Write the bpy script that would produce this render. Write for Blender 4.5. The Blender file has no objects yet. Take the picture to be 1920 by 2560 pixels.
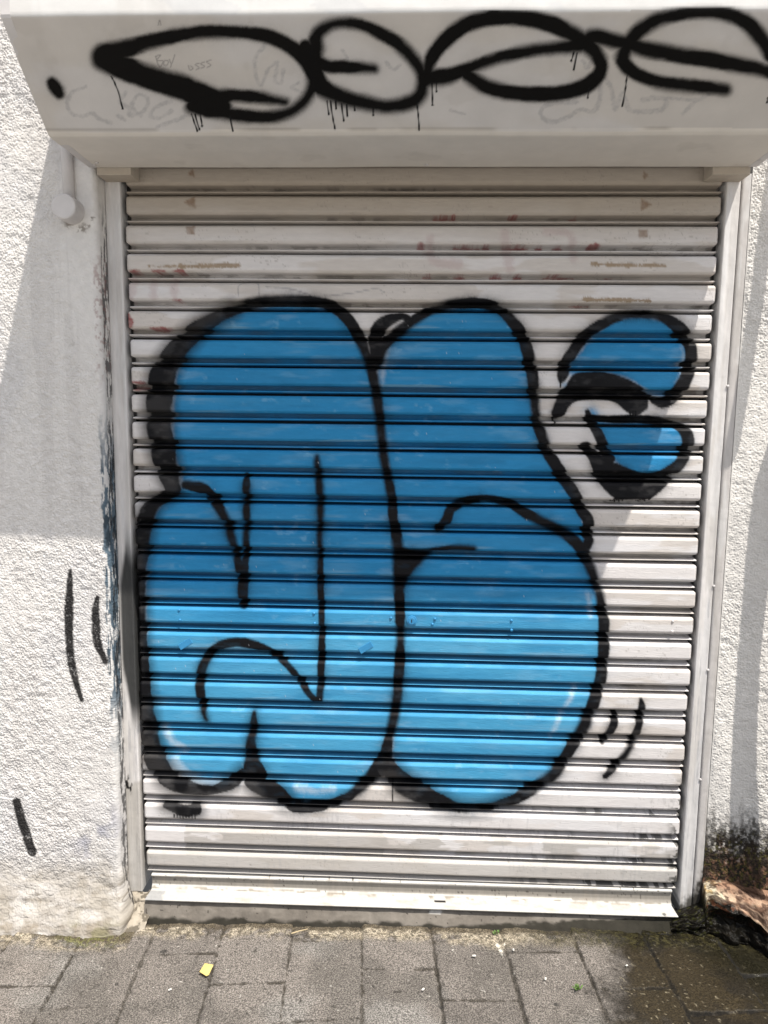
import bpy, bmesh, math, random
import numpy as np
from mathutils import Matrix, Vector
rng = np.random.default_rng(7); random.seed(7)
sc = bpy.context.scene
COL = sc.collection
G = 2.10                       # height of the first slat joint above the threshold
PITCH = 0.0765                 # slat pitch, metres

# ------------------------------------------------------------------ camera model (also used to carry the measured
# outlines of the painted letters onto the planes they are painted on)
CAM = np.array([-0.0059, -2.0797, -0.5962]); YAW, PIT, ROL, FPX = 0.0373, -0.1264, 0.0115, 1850.0
def axes():
    cy, sy, cp, sp = math.cos(YAW), math.sin(YAW), math.cos(PIT), math.sin(PIT)
    f = np.array([-sy*cp, cy*cp, sp]); r = np.array([cy, sy, 0]); u = np.cross(r, f)
    c, s = math.cos(ROL), math.sin(ROL)
    return r*c+u*s, u*c-r*s, f
AR, AU, AF = axes()
K = 1659/1920
def to_F(X):                   # plane point -> tracing coordinates
    d = X-CAM; z = d@AF
    return (960+FPX*(d@AR)/z)*K, (1280-FPX*(d@AU)/z)*K

# ------------------------------------------------------------------ noise
def vnoise(x, y, seed=0):
    xi = np.floor(x).astype(np.int64); yi = np.floor(y).astype(np.int64)
    fx = x-xi; fy = y-yi
    fx = fx*fx*fx*(fx*(fx*6-15)+10); fy = fy*fy*fy*(fy*(fy*6-15)+10)
    def h(a, b):
        n = (a*374761393+b*668265263+seed*1274126177) & 0xffffffff
        n = ((n ^ (n >> 13))*1274126177) & 0xffffffff
        n = (n ^ (n >> 16)) & 0xffff
        return n/65535.0
    a = h(xi, yi)*(1-fx)+h(xi+1, yi)*fx
    b = h(xi, yi+1)*(1-fx)+h(xi+1, yi+1)*fx
    return a*(1-fy)+b*fy
def fbm(x, y, seed=0, o=4, g=.5):
    t = 0; a = 1; s = 0
    for i in range(o):
        t = t+a*vnoise(x*2**i+i*17.3, y*2**i+i*9.1, seed+i*31); s += a; a *= g
    return t/s
def worley(x, y, seed=0):
    """distance to the nearest cell point and that cell's random value"""
    xi = np.floor(x).astype(np.int64); yi = np.floor(y).astype(np.int64)
    best = np.full(x.shape, 9.0); val = np.zeros(x.shape)
    def h(a, b, k):
        n = (a*374761393+b*668265263+(seed*7+k)*1274126177) & 0xffffffff
        n = ((n ^ (n >> 13))*1274126177) & 0xffffffff
        return ((n ^ (n >> 16)) & 0xffff)/65535.0
    for dx in (-1, 0, 1):
        for dy in (-1, 0, 1):
            a, b = xi+dx, yi+dy
            d = np.hypot(a+.15+.7*h(a, b, 1)-x, b+.15+.7*h(a, b, 2)-y)
            m = d < best
            best = np.where(m, d, best); val = np.where(m, h(a, b, 3), val)
    return best, val
def sstep(a, b, x):
    t = np.clip((x-a)/(b-a), 0, 1); return t*t*(3-2*t)
def mix(c, col, a):
    a = np.clip(a, 0, 1)[..., None]
    return c*(1-a)+np.array(col)*a

# ------------------------------------------------------------------ painted strokes
def cat(pts, n=6):
    p = np.array(pts, float)
    if len(p) < 3:
        return p
    q = np.vstack([2*p[0]-p[1], p, 2*p[-1]-p[-2]]); out = []
    for i in range(1, len(q)-2):
        p0, p1, p2, p3 = q[i-1:i+3]
        for t in np.arange(n)/n:
            out.append(.5*((2*p1)+(-p0+p2)*t+(2*p0-5*p1+4*p2-p3)*t*t+(-p0+3*p1-3*p2+p3)*t**3))
    out.append(q[-2]); out = np.array(out); out[:, 2] = np.maximum(out[:, 2], .3)
    return out
def stroke(D, FX, FY, pts, smooth=True, pad=40):
    """D: flat array holding the smallest distance to the stroke edge so far"""
    p = cat(pts) if smooth else np.array(pts, float)
    R = p[:, 2].max()+pad
    idx = np.nonzero((FX > p[:, 0].min()-R) & (FX < p[:, 0].max()+R) & (FY > p[:, 1].min()-R) & (FY < p[:, 1].max()+R))[0]
    if len(idx) == 0: return
    x = FX[idx]; y = FY[idx]; best = np.full(len(idx), 1e3)
    for (x0, y0, r0), (x1, y1, r1) in zip(p[:-1], p[1:]):
        rr = max(r0, r1)+pad
        m = (x > min(x0, x1)-rr) & (x < max(x0, x1)+rr) & (y > min(y0, y1)-rr) & (y < max(y0, y1)+rr)
        if not m.any(): continue
        dx, dy = x1-x0, y1-y0; L2 = dx*dx+dy*dy+1e-9
        xm = x[m]; ym = y[m]
        t = np.clip(((xm-x0)*dx+(ym-y0)*dy)/L2, 0, 1)
        d = np.hypot(xm-x0-t*dx, ym-y0-t*dy)-(r0+(r1-r0)*t)
        best[m] = np.minimum(best[m], d)
    D[idx] = np.minimum(D[idx], best)
def poly(D, FX, FY, pts, smooth=True, pad=40):
    """signed distance to a closed outline, negative inside"""
    if smooth:
        q = list(pts); q = [q[-1]]+q+[q[0], q[1]]
        c = cat([(a, b, 1) for a, b in q], 5)[5:-5]; p = c[:, :2]
    else:
        p = np.array(pts, float)
    idx = np.nonzero((FX > p[:, 0].min()-pad) & (FX < p[:, 0].max()+pad) & (FY > p[:, 1].min()-pad) & (FY < p[:, 1].max()+pad))[0]
    if len(idx) == 0: return
    x = FX[idx]; y = FY[idx]; d2 = np.full(len(idx), 1e6); ins = np.zeros(len(idx), bool)
    for (x0, y0), (x1, y1) in zip(p, np.roll(p, -1, 0)):
        dx, dy = x1-x0, y1-y0; L2 = dx*dx+dy*dy+1e-9
        t = np.clip(((x-x0)*dx+(y-y0)*dy)/L2, 0, 1)
        d2 = np.minimum(d2, (x-x0-t*dx)**2+(y-y0-t*dy)**2)
        if abs(dy) > 1e-9:
            ins ^= ((y0 > y) != (y1 > y)) & (x < dx*(y-y0)/dy+x0)
    d = np.sqrt(d2)*np.where(ins, -1, 1)
    D[idx] = np.minimum(D[idx], d)

# ------------------------------------------------------------------ mesh helpers
def grid_mesh(name, P, mat, parent=None, paint=None, rough=None, flip=False):
    nv, nu = P.shape[:2]
    me = bpy.data.meshes.new(name)
    me.vertices.add(nu*nv); me.vertices.foreach_set('co', (P+np.array([0, 0, G])).astype(np.float32).ravel())
    i = np.arange(nu*nv).reshape(nv, nu)
    a, b, c, d = i[:-1, :-1], i[:-1, 1:], i[1:, 1:], i[1:, :-1]
    q = np.stack([a, d, c, b] if not flip else [a, b, c, d], -1).reshape(-1, 4)
    me.loops.add(q.size); me.loops.foreach_set('vertex_index', q.ravel().astype(np.int32))
    me.polygons.add(len(q)); me.polygons.foreach_set('loop_start', (np.arange(len(q))*4).astype(np.int32))
    me.polygons.foreach_set('use_smooth', np.ones(len(q), bool))
    me.update(calc_edges=True)
    if paint is not None:
        at = me.attributes.new('paint', 'FLOAT_COLOR', 'POINT')
        c4 = np.ones((nu*nv, 4), np.float32); c4[:, :3] = np.clip(paint.reshape(-1, 3)*.82, 0, 1)
        at.data.foreach_set('color', c4.ravel())
    if rough is not None:
        at = me.attributes.new('gloss', 'FLOAT', 'POINT'); at.data.foreach_set('value', rough.astype(np.float32).ravel())
    me.materials.append(mat); me.validate()
    o = bpy.data.objects.new(name, me); COL.objects.link(o)
    if parent: o.parent = parent
    return o
def bm_obj(name, bm, mat, parent=None, smooth=False):
    me = bpy.data.meshes.new(name)
    bmesh.ops.recalc_face_normals(bm, faces=bm.faces)
    bm.to_mesh(me); bm.free()
    for v in me.vertices: v.co.z += G
    if smooth:
        for p in me.polygons: p.use_smooth = True
    me.materials.append(mat)
    o = bpy.data.objects.new(name, me); COL.objects.link(o)
    if parent: o.parent = parent
    return o
def box(bm, x0, x1, y0, y1, z0, z1, bev=0):
    r = bmesh.ops.create_cube(bm, size=1)
    for v in r['verts']:
        v.co = Vector(((x0+x1)/2+v.co.x*(x1-x0), (y0+y1)/2+v.co.y*(y1-y0), (z0+z1)/2+v.co.z*(z1-z0)))
    if bev:
        es = list({e for v in r['verts'] for e in v.link_edges})
        bmesh.ops.bevel(bm, geom=es, offset=bev, segments=2, affect='EDGES', profile=.5)
def tube(bm, path, rad, n=20, cap=True):
    path = [Vector(p) for p in path]; rings = []
    for i, p in enumerate(path):
        t = (path[min(i+1, len(path)-1)]-path[max(i-1, 0)]).normalized()
        a = t.cross(Vector((0, 1, 0.001)) if abs(t.y) < .9 else Vector((0, 0, 1))).normalized(); b = t.cross(a)
        r = rad[i] if isinstance(rad, (list, tuple)) else rad
        rings.append([bm.verts.new(p+(a*math.cos(k*2*math.pi/n)+b*math.sin(k*2*math.pi/n))*r) for k in range(n)])
    for A, B in zip(rings[:-1], rings[1:]):
        for k in range(n):
            bm.faces.new((A[k], A[(k+1) % n], B[(k+1) % n], B[k]))
    if cap:
        bm.faces.new(rings[0]); bm.faces.new(rings[-1])
def thing(name, label, cat_, loc=(0, 0, 0), group=None):
    o = bpy.data.objects.new(name, None); COL.objects.link(o); o.location = loc
    tag(o, label, cat_, group); return o
def tag(o, label, cat_, group=None):
    o['label'] = label; o['category'] = cat_
    if group: o['group'] = group

# ------------------------------------------------------------------ materials
def new_mat(name):
    m = bpy.data.materials.new(name); m.use_nodes = True
    nt = m.node_tree; return m, nt, nt.nodes['Principled BSDF']
def noise_node(nt, scale, detail=4, coords='Object', stretch=None, rough=.6):
    tc = nt.nodes.new('ShaderNodeTexCoord'); n = nt.nodes.new('ShaderNodeTexNoise')
    n.inputs['Scale'].default_value = scale; n.inputs['Detail'].default_value = detail; n.inputs['Roughness'].default_value = rough
    src = tc.outputs[coords]
    if stretch:
        mp = nt.nodes.new('ShaderNodeMapping'); mp.inputs['Scale'].default_value = stretch
        nt.links.new(src, mp.inputs['Vector']); src = mp.outputs['Vector']
    nt.links.new(src, n.inputs['Vector']); return n
def bump(nt, b, height, strength, dist):
    bp = nt.nodes.new('ShaderNodeBump'); bp.inputs['Strength'].default_value = strength; bp.inputs['Distance'].default_value = dist
    nt.links.new(height, bp.inputs['Height'])
    prev = b.inputs['Normal'].links
    if prev: nt.links.new(prev[0].from_socket, bp.inputs['Normal'])
    nt.links.new(bp.outputs['Normal'], b.inputs['Normal'])
def painted(name, rough=.5, spec=.5, var=(.9, 1.06), vscale=30, bumps=(), gloss_attr=False, stretch=None, speck=None):
    m, nt, b = new_mat(name)
    at = nt.nodes.new('ShaderNodeAttribute'); at.attribute_name = 'paint'
    n = noise_node(nt, vscale, 6, stretch=stretch)
    mr = nt.nodes.new('ShaderNodeMapRange'); mr.inputs['From Min'].default_value = .3; mr.inputs['From Max'].default_value = .7
    mr.inputs['To Min'].default_value = var[0]; mr.inputs['To Max'].default_value = var[1]
    nt.links.new(n.outputs['Fac'], mr.inputs['Value'])
    vm = nt.nodes.new('ShaderNodeVectorMath'); vm.operation = 'SCALE'
    nt.links.new(at.outputs['Color'], vm.inputs[0]); nt.links.new(mr.outputs['Result'], vm.inputs['Scale'])
    out = vm.outputs['Vector']
    if speck:
        sn = noise_node(nt, speck[0], 2); cr = nt.nodes.new('ShaderNodeValToRGB')
        e = cr.color_ramp.elements; e[0].position = speck[1]; e[0].color = (speck[3],)*3+(1,); e[1].position = speck[2]; e[1].color = (speck[4],)*3+(1,)
        nt.links.new(sn.outputs['Fac'], cr.inputs['Fac'])
        v2 = nt.nodes.new('ShaderNodeVectorMath'); v2.operation = 'MULTIPLY'
        nt.links.new(out, v2.inputs[0]); nt.links.new(cr.outputs['Color'], v2.inputs[1]); out = v2.outputs['Vector']
    nt.links.new(out, b.inputs['Base Color'])
    b.inputs['Roughness'].default_value = rough; b.inputs['Specular IOR Level'].default_value = spec
    if gloss_attr:
        g = nt.nodes.new('ShaderNodeAttribute'); g.attribute_name = 'gloss'
        nt.links.new(g.outputs['Fac'], b.inputs['Roughness'])
    for sc_, st, di, stre in bumps:
        bump(nt, b, noise_node(nt, sc_, 5, stretch=stre).outputs['Fac'], st, di)
    return m
def plain(name, col, rough=.6, var=.12, vscale=25, bumps=(), metal=0, spec=.5):
    m, nt, b = new_mat(name)
    n = noise_node(nt, vscale, 6); cr = nt.nodes.new('ShaderNodeValToRGB')
    e = cr.color_ramp.elements; e[0].position = .3; e[1].position = .7
    e[0].color = tuple(max(0, c*(1-var)) for c in col)+(1,); e[1].color = tuple(min(1, c*(1+var)) for c in col)+(1,)
    nt.links.new(n.outputs['Fac'], cr.inputs['Fac']); nt.links.new(cr.outputs['Color'], b.inputs['Base Color'])
    b.inputs['Roughness'].default_value = rough; b.inputs['Metallic'].default_value = metal; b.inputs['Specular IOR Level'].default_value = spec
    for sc_, st, di in bumps: bump(nt, b, noise_node(nt, sc_, 5).outputs['Fac'], st, di)
    return m
M_SHUT = painted('shutter_paint', gloss_attr=True, spec=.16, vscale=22, var=(.93, 1.05), stretch=(1, 1, 5),
                 bumps=((45, .34, .003, (1, 1, 7)), (220, .30, .0009, (1, 1, 2))))
M_BOX = painted('housing_paint', rough=.7, spec=.12, vscale=14, var=(.95, 1.04), bumps=((9, .12, .004, (1, 1, 1)), (160, .12, .001, None)))
M_STUC = painted('stucco', rough=.95, spec=.2, vscale=60, var=(.93, 1.04), bumps=((420, .5, .0012, None),))
M_RAIL = painted('rail_paint', rough=.6, spec=.2, vscale=18, var=(.88, 1.06), stretch=(6, 6, 1), bumps=((160, .35, .0012, (2, 2, 1)),))
M_PAVE = painted('paving_concrete', gloss_attr=True, spec=.28, vscale=9, var=(.88, 1.1), bumps=((260, .7, .0025, None),), speck=(300, .40, .66, .50, 2.0))
M_CONC = painted('old_concrete', rough=.9, spec=.25, vscale=35, var=(.8, 1.15), bumps=((90, .4, .003, None), (300, .5, .001, None)))
M_FOOT = painted('broken_plaster', gloss_attr=True, spec=.13, vscale=45, var=(.7, 1.25), bumps=((120, .8, .004, None), (420, .6, .0015, None)))
M_PLAINW = plain('plain_stucco', (.64, .625, .60), .95, .05, 30, bumps=((150, 1, .011), (330, 1, .004)))
M_PIPE = plain('pipe_paint', (.53, .505, .495), .6, .06, 20, bumps=((150, .25, .001),))
M_BRKT = plain('bracket_paint', (.44, .385, .32), .7, .08, 30)
M_DARK = plain('dark_hole', (.01, .01, .01), .9, .1)
M_STEEL = plain('grey_steel', (.32, .32, .31), .45, .15, 40, metal=.6)
M_BLUEP = plain('blue_enamel', (.03, .225, .45), .4, .06, 40, bumps=((200, .2, .0008),))
M_YEL = plain('yellow_paper', (.62, .47, .16), .8, .06, 60)
M_SCRAP = plain('white_scrap', (.6, .58, .53), .8, .06, 60)
M_LEAF = plain('weed_leaf', (.09, .17, .03), .6, .3, 60)
M_TWIG = plain('dry_twig', (.45, .36, .22), .8, .2, 60)
M_STREET = plain('street_surface', (.34, .33, .31), .9, .15, 3, bumps=((150, .5, .003),))
M_SOIL = plain('soil', (.045, .04, .033), 1, .4, 60)

WHITE = np.array([.77, .735, .72]); CREAM = np.array([.47, .405, .335])
BLUE = np.array([.027, .262, .54]); BLACK = np.array([.0045, .0045, .006]); RED = np.array([.30, .035, .035]); RUST = np.array([.20, .11, .055])

# ================================================================== ROLLER SHUTTER
S1 = [(374, 1052, 20), (359, 1003, 27), (344, 933, 30), (344, 863, 30), (354, 803, 29), (393, 744, 24), (440, 701, 19), (500, 670, 16), (550, 655, 14), (625, 649, 13), (700, 655, 12), (742, 680, 13), (770, 718, 13), (795, 773, 13), (810, 833, 13), (820, 903, 12), (828, 978, 11), (837, 1028, 11), (847, 1083, 11), (850, 1121, 11), (857, 1161, 13), (861, 1210, 14), (861, 1256, 13), (864, 1316, 12), (865, 1371, 11), (864, 1416, 11), (860, 1486, 12), (852, 1546, 12), (838, 1606, 12), (830, 1650, 18)]
S2 = [(806, 800, 12), (812, 772, 20), (835, 738, 15), (880, 702, 13), (925, 673, 12), (960, 661, 12), (995, 655, 13), (1045, 656, 12), (1080, 668, 12), (1110, 698, 14), (1130, 728, 14), (1142, 768, 14), (1152, 823, 13), (1156, 883, 12), (1165, 923, 13), (1180, 968, 13), (1200, 1003, 14), (1225, 1043, 14), (1245, 1073, 13), (1257, 1103, 13), (1271, 1126, 13), (1270, 1156, 13)]
S3 = [(947, 1143, 9), (965, 1123, 11), (975, 1100, 11), (1010, 1082, 10), (1055, 1077, 9), (1100, 1087, 10), (1130, 1106, 11), (1170, 1126, 12), (1205, 1144, 13), (1235, 1163, 13), (1260, 1191, 14), (1275, 1226, 13), (1287, 1261, 11), (1297, 1296, 11), (1305, 1346, 13), (1304, 1406, 13), (1297, 1466, 13), (1282, 1516, 14), (1260, 1571, 14), (1230, 1621, 14), (1200, 1669, 15), (1160, 1699, 14), (1110, 1727, 13), (1055, 1744, 12), (995, 1747, 14), (940, 1729, 21), (890, 1706, 24), (860, 1684, 24), (835, 1655, 18)]
S4 = [(398, 1047, 11), (440, 1058, 13), (470, 1093, 12), (490, 1130, 11), (500, 1161, 11), (515, 1216, 11), (524, 1256, 13), (525, 1292, 12)]
S5 = [(532, 1026, 5), (532, 1050, 10), (532, 1093, 9), (532, 1126, 9), (530, 1196, 9), (526, 1260, 11), (525, 1306, 11)]
S6 = [(376, 1062, 12), (335, 1087, 17), (312, 1125, 22), (301, 1180, 24), (297, 1240, 20), (297, 1300, 20), (300, 1400, 20), (303, 1450, 21), (308, 1510, 22), (316, 1570, 25), (328, 1620, 24), (345, 1660, 24), (375, 1692, 19), (420, 1704, 14), (460, 1706, 11), (500, 1692, 13), (526, 1668, 12)]
S7 = [(685, 986, 6), (685, 1003, 9), (690, 1053, 10), (692, 1103, 9), (690, 1156, 8), (692, 1256, 8), (695, 1356, 8), (694, 1431, 9), (692, 1486, 9), (687, 1513, 9), (670, 1501, 8), (645, 1466, 8), (615, 1431, 8), (580, 1406, 9), (540, 1391, 10), (500, 1388, 10), (465, 1401, 11), (442, 1431, 11), (432, 1466, 11), (434, 1506, 10), (442, 1546, 7), (446, 1555, 6)]
S8 = [(549, 1540, 5), (548, 1564, 10), (543, 1597, 12), (542, 1616, 13), (545, 1650, 20), (549, 1672, 28)]
S9 = [(535, 1688, 10), (557, 1703, 16), (593, 1714, 22), (617, 1731, 17), (645, 1746, 12), (700, 1741, 11), (750, 1722, 12), (790, 1690, 15), (828, 1655, 22)]
S10 = [(357, 1740, 8), (395, 1752, 13), (424, 1750, 13)]
S11 = [(860, 1190, 12), (890, 1193, 8), (930, 1190, 7), (980, 1184, 8), (1022, 1186, 8)]
S12 = [(806, 770, 12), (812, 722, 16), (832, 697, 15), (866, 684, 9), (884, 688, 7)]
R1 = [(1213, 820, 8), (1216, 807, 13), (1225, 781, 13), (1244, 750, 13), (1269, 722, 13), (1298, 701, 13), (1330, 685, 12), (1366, 679, 11), (1401, 679, 11), (1436, 687, 12), (1464, 706, 15), (1483, 729, 16), (1493, 757, 14), (1492, 788, 14), (1483, 814, 14), (1469, 842, 15), (1448, 863, 13), (1431, 872, 10), (1412, 865, 8)]
R2 = [(1199, 893, 9), (1211, 872, 12), (1227, 849, 15), (1255, 836, 21), (1288, 830, 24), (1319, 832, 24), (1349, 840, 20), (1373, 847, 15), (1398, 855, 11)]
R3 = [(1319, 849, 14), (1345, 861, 16), (1368, 873, 22), (1386, 875, 14)]
R4 = [(1269, 890, 6), (1274, 903, 9), (1284, 921, 11), (1293, 938, 11), (1302, 959, 12), (1316, 990, 14)]
R5 = [(1270, 898, 7), (1288, 904, 7), (1330, 907, 9), (1377, 906, 10), (1424, 910, 10), (1459, 917, 10), (1480, 933, 13), (1486, 952, 14), (1483, 975, 13), (1471, 997, 13), (1455, 1013, 14), (1431, 1026, 12), (1401, 1032, 11), (1366, 1029, 14), (1330, 1010, 12)]
def rz(l): return [(1166.4+x*.2344, 656.6+y*.2344) for x, y in l]
PB = rz([(375, 1285), (430, 1265), (490, 1300), (560, 1380), (640, 1410), (700, 1480), (820, 1575), (1000, 1600), (1230, 1590), (1160, 1690), (1050, 1785), (960, 1812), (720, 1802), (600, 1720), (500, 1580), (440, 1420), (385, 1340)])
PT = [(855, 1178), (890, 1190), (938, 1193), (915, 1213), (890, 1243), (870, 1282), (858, 1280)]
SD = [[(1384, 1510, 4), (1386, 1530, 9), (1378, 1572, 9), (1358, 1620, 9), (1330, 1655, 9), (1308, 1677, 7)], [(1330, 1543, 6), (1322, 1571, 10), (1303, 1601, 8)],
      [(1236, 1172, 8), (1262, 1182, 12), (1272, 1168, 12)]]
BL = [[(375, 860), (382, 800), (410, 740), (455, 700), (510, 675), (570, 662), (625, 655), (695, 660), (740, 685), (770, 722), (793, 775), (807, 833), (818, 903), (826, 978), (840, 1050), (850, 1121), (858, 1190), (863, 1300), (865, 1400), (858, 1500), (848, 1560), (835, 1620), (800, 1680), (750, 1718), (690, 1738), (640, 1742), (600, 1728), (565, 1695), (545, 1660), (520, 1680), (480, 1698), (440, 1696), (400, 1680), (365, 1650), (342, 1610), (328, 1560), (318, 1480), (314, 1380), (312, 1280), (314, 1190), (326, 1130), (350, 1085), (385, 1060), (392, 1035), (376, 985), (372, 920)],
      [(818, 860), (816, 800), (835, 750), (880, 705), (930, 675), (1000, 660), (1050, 660), (1085, 675), (1115, 708), (1135, 745), (1146, 800), (1152, 880), (1165, 930), (1190, 988), (1225, 1043), (1252, 1095), (1266, 1150), (1268, 1200), (1280, 1240), (1296, 1300), (1304, 1370), (1302, 1430), (1290, 1495), (1262, 1570), (1220, 1640), (1165, 1697), (1100, 1730), (1020, 1748), (960, 1738), (905, 1710), (860, 1665), (845, 1620), (855, 1540), (866, 1440), (866, 1340), (862, 1240), (852, 1120), (840, 1030), (826, 940)],
      rz([(270, 590), (400, 390), (520, 260), (700, 150), (900, 110), (1100, 140), (1270, 220), (1370, 400), (1370, 560), (1300, 720), (1200, 850), (980, 800), (800, 690), (600, 650), (300, 650)]),
      rz([(500, 1080), (700, 1085), (1000, 1080), (1250, 1120), (1350, 1200), (1360, 1320), (1290, 1460), (1170, 1560), (1000, 1600), (850, 1580), (700, 1460), (620, 1340), (570, 1200)]),
      rz([(455, 985), (480, 970), (510, 995), (520, 1030), (470, 1030)]), rz([(225, 745), (270, 745), (235, 775)])]
DR = [[(1199, 895, 3), (1200, 915, 2), (1200, 918, 1.5)], [(1211, 815, 3), (1211, 836, 1.5)]]
for x in (683, 705, 722, 745, 765, 795, 925, 945, 965, 1005): DR.append([(1166.4+x*.2344+3, 1073, 2.4), (1166.4+x*.2344, 1083+random.random()*6, 1.7)])
for x in (830, 855, 880): DR.append([(1166.4+x*.2344, 890, 2.2), (1166.4+x*.2344, 902, 1.4)])
for i in range(8): DR.append([(376+i*6.5, 1760, 1.6), (376+i*6.5, 1766+random.random()*6, 1)])
DR.append([(848, 1690, 1.5), (848, 1738, 1)])

# slat profile
ss = np.array([0, .014, .026, .034, .046, .06, .08, .10, .12, .14, .17, .22, .28, .34, .40, .46, .51, .545, .57, .59, .61, .63, .65, .668, .68, .692, .704, .74, .79, .828, .838, .848, .862, .878, .892, .906, .922, .934, .944, .952, .966, .985])
xs = np.concatenate([np.linspace(-.835, -.815, 4)[:-1], np.linspace(-.815, -.775, 22)[:-1], np.linspace(-.775, .775, 640)[:-1], np.linspace(.775, .815, 22)[:-1], np.linspace(.815, .835, 4)])
rows_z = []; rows_s = []; rows_k = []
for k in range(-1, 27):
    for s in ss:
        rows_z.append((1-k)*PITCH-s*PITCH-(PITCH if False else 0)); rows_s.append(s); rows_k.append(k)
rows_z = np.array(rows_z)-0.0; rows_s = np.array(rows_s); rows_k = np.array(rows_k)
X, Z = np.meshgrid(xs, rows_z); S = np.repeat(rows_s[:, None], len(xs), 1); KK = np.repeat(rows_k[:, None], len(xs), 1)
D_ = .0420
hz = (.692-.024)/2*PITCH; zc = (S-(.692+.024)/2)*PITCH
# the slats do not end at one line: each one is shifted a little along the rail
shift = rng.uniform(-.0025, .0025, 40)[KK+1]
rad = .010
qx = np.abs(X-shift)-(.8035-rad); qz = np.abs(zc)-(hz-rad)
sd = np.hypot(np.maximum(qx, 0), np.maximum(qz, 0))+np.minimum(np.maximum(qx, qz), 0)-rad
t = np.clip(-sd/.0088, 0, 1); g = 1-(1-t)**1.35
wall_ = np.clip(-sd/.0012, 0, 1)                       # steep flank, then a wide chamfer up to the face
Yp = D_+(.0088*(1-g)-D_)*wall_
bz = (S-.892)*PITCH; br = .0043
bd = np.hypot(bz, np.maximum(np.abs(X-shift)-.800, 0))
Yb = D_-.0352*np.sqrt(np.clip(1-(bd/br)**2, 0, 1))
Y = np.minimum(Yp, Yb)
Y = np.where((S > .949) | (S < .020), .062, Y)
Y += ((fbm(X*2.2, Z*9, 5)-.5)*.0034+(fbm(X*6+KK*3.3, KK*1.7, 6)-.5)*.0022)*g+(fbm(X*11, Z*20, 8)-.5)*.0007
Y = np.where(np.abs(X) > .8105, .062, Y)
Zs = Z+(fbm(X*1.6+KK*9.7, KK*2.3, 19, 2)-.5)*.0026
# paint
P0 = np.stack([X, 0*X, Z], -1)
FX, FY = to_F(P0); fx, fy = FX.ravel(), FY.ravel(); N = fx.size
wob = ((fbm(fx/14, fy/14, 3)-.5)*5+(vnoise(fx/2.1, fy/2.1, 9)-.5)*2.2)
x = X.ravel(); z = Z.ravel(); s = S.ravel(); kk = KK.ravel()
ca = np.tile(WHITE, (N, 1))
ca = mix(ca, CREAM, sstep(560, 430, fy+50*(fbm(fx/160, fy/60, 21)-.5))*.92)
low_ = sstep(470, 560, fy)
old = low_*sstep(.50, .56, fbm(x*3.2+kk*3.1, z*14, 33, 4))
ca = mix(ca, CREAM*1.15, old*.38)
ca = mix(ca, np.array([.80, .785, .79]), low_*sstep(.55, .60, fbm(x*4.1+kk*7.7, z*20, 44, 4))*.6)
ca = mix(ca, np.array([.40, .36, .30]), sstep(.55, .75, fbm(x*2.1, z*60, 51, 4))*.3*sstep(.45, .62, s))
# the bare unpainted lower slat
ca = mix(ca, np.array([.47, .44, .405]), ((kk == 25) & (x > -.68)).astype(float)*sstep(.47, .5, fbm(x*5, z*16, 61))*.75)
ca = mix(ca, np.array([.50, .47, .43]), (kk >= 26)*.75)
# faint red lettering that shows through
Dr = np.full(N, 1e3)
for (a, b, y_, h) in [(937, 982, 469, 3), (1102, 1119, 469, 3), (1232, 1250, 471, 3), (980, 1058, 534, 4), (1090, 1144, 535, 4), (1162, 1174, 535, 3), (1200, 1217, 536, 3), (1275, 1300, 534, 5), (907, 912, 533, 9), (916, 930, 597, 3), (982, 1005, 598, 4), (1062, 1085, 598, 4), (1115, 1130, 598, 4), (1180, 1245, 599, 4), (1315, 1330, 601, 2), (1237, 1277, 662, 3), (280, 300, 589, 4), (330, 355, 589, 5), (375, 395, 589, 5), (372, 390, 651, 3), (268, 274, 690, 16), (270, 276, 700, 20), (325, 370, 713, 3), (276, 312, 830, 5), (276, 312, 842, 5)]:
    stroke(Dr, fx, fy, [(a, y_-3, h*.4), ((a+b)/2, y_-3+(a % 3-1)*.6, h*.75), (b, y_-3, h*.4)], False)
ca = mix(ca, RED, sstep(3.2, -2.5, Dr+wob*1.2)*.95*(.5+.6*fbm(fx/9, fy/5, 20)))
pk = np.full(N, 1e3)
for p in ([(284, 612, 14), (280, 640, 10)], [(930, 515, 8), (935, 560, 10), (990, 570, 10)], [(1090, 500, 9), (1100, 580, 10)], [(1180, 500, 8), (1230, 505, 8), (1240, 560, 9)], [(330, 610, 8), (332, 640, 8)], [(375, 610, 8), (377, 640, 8)]): stroke(pk, fx, fy, p)
ca = mix(ca, np.array([.52, .38, .38]), sstep(6, -6, pk+wob*2)*.4)
# rust
ru = np.full(N, 1e3)
for p in ([(408, 376), (416, 364), (419, 380)], [(398, 437), (420, 423), (421, 448)], [(402, 489), (420, 487), (421, 507), (404, 505)], [(1391, 370), (1400, 380), (1391, 387)], [(1386, 431), (1408, 443), (1386, 454)], [(1381, 496), (1399, 497), (1397, 513), (1381, 515)]): poly(ru, fx, fy, p, False)
ca = mix(ca, RUST*1.1, sstep(3.5, -1.5, ru+wob*1.1)*.72*(.55+.6*fbm(fx/5, fy/5, 22)))
ru = np.full(N, 1e3)
for p in ([(322, 576, 1.5), (380, 576, 4), (515, 574, 4)], [(1280, 570, 3), (1330, 572, 4), (1434, 574, 3)], [(1262, 647, 4), (1330, 648, 3), (1404, 650, 3)], [(400, 735, 2), (520, 736, 2)]): stroke(ru, fx, fy, p)
ca = mix(ca, np.array([.30, .20, .10]), sstep(2, -2, ru+wob*1.6)*.8)
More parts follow.
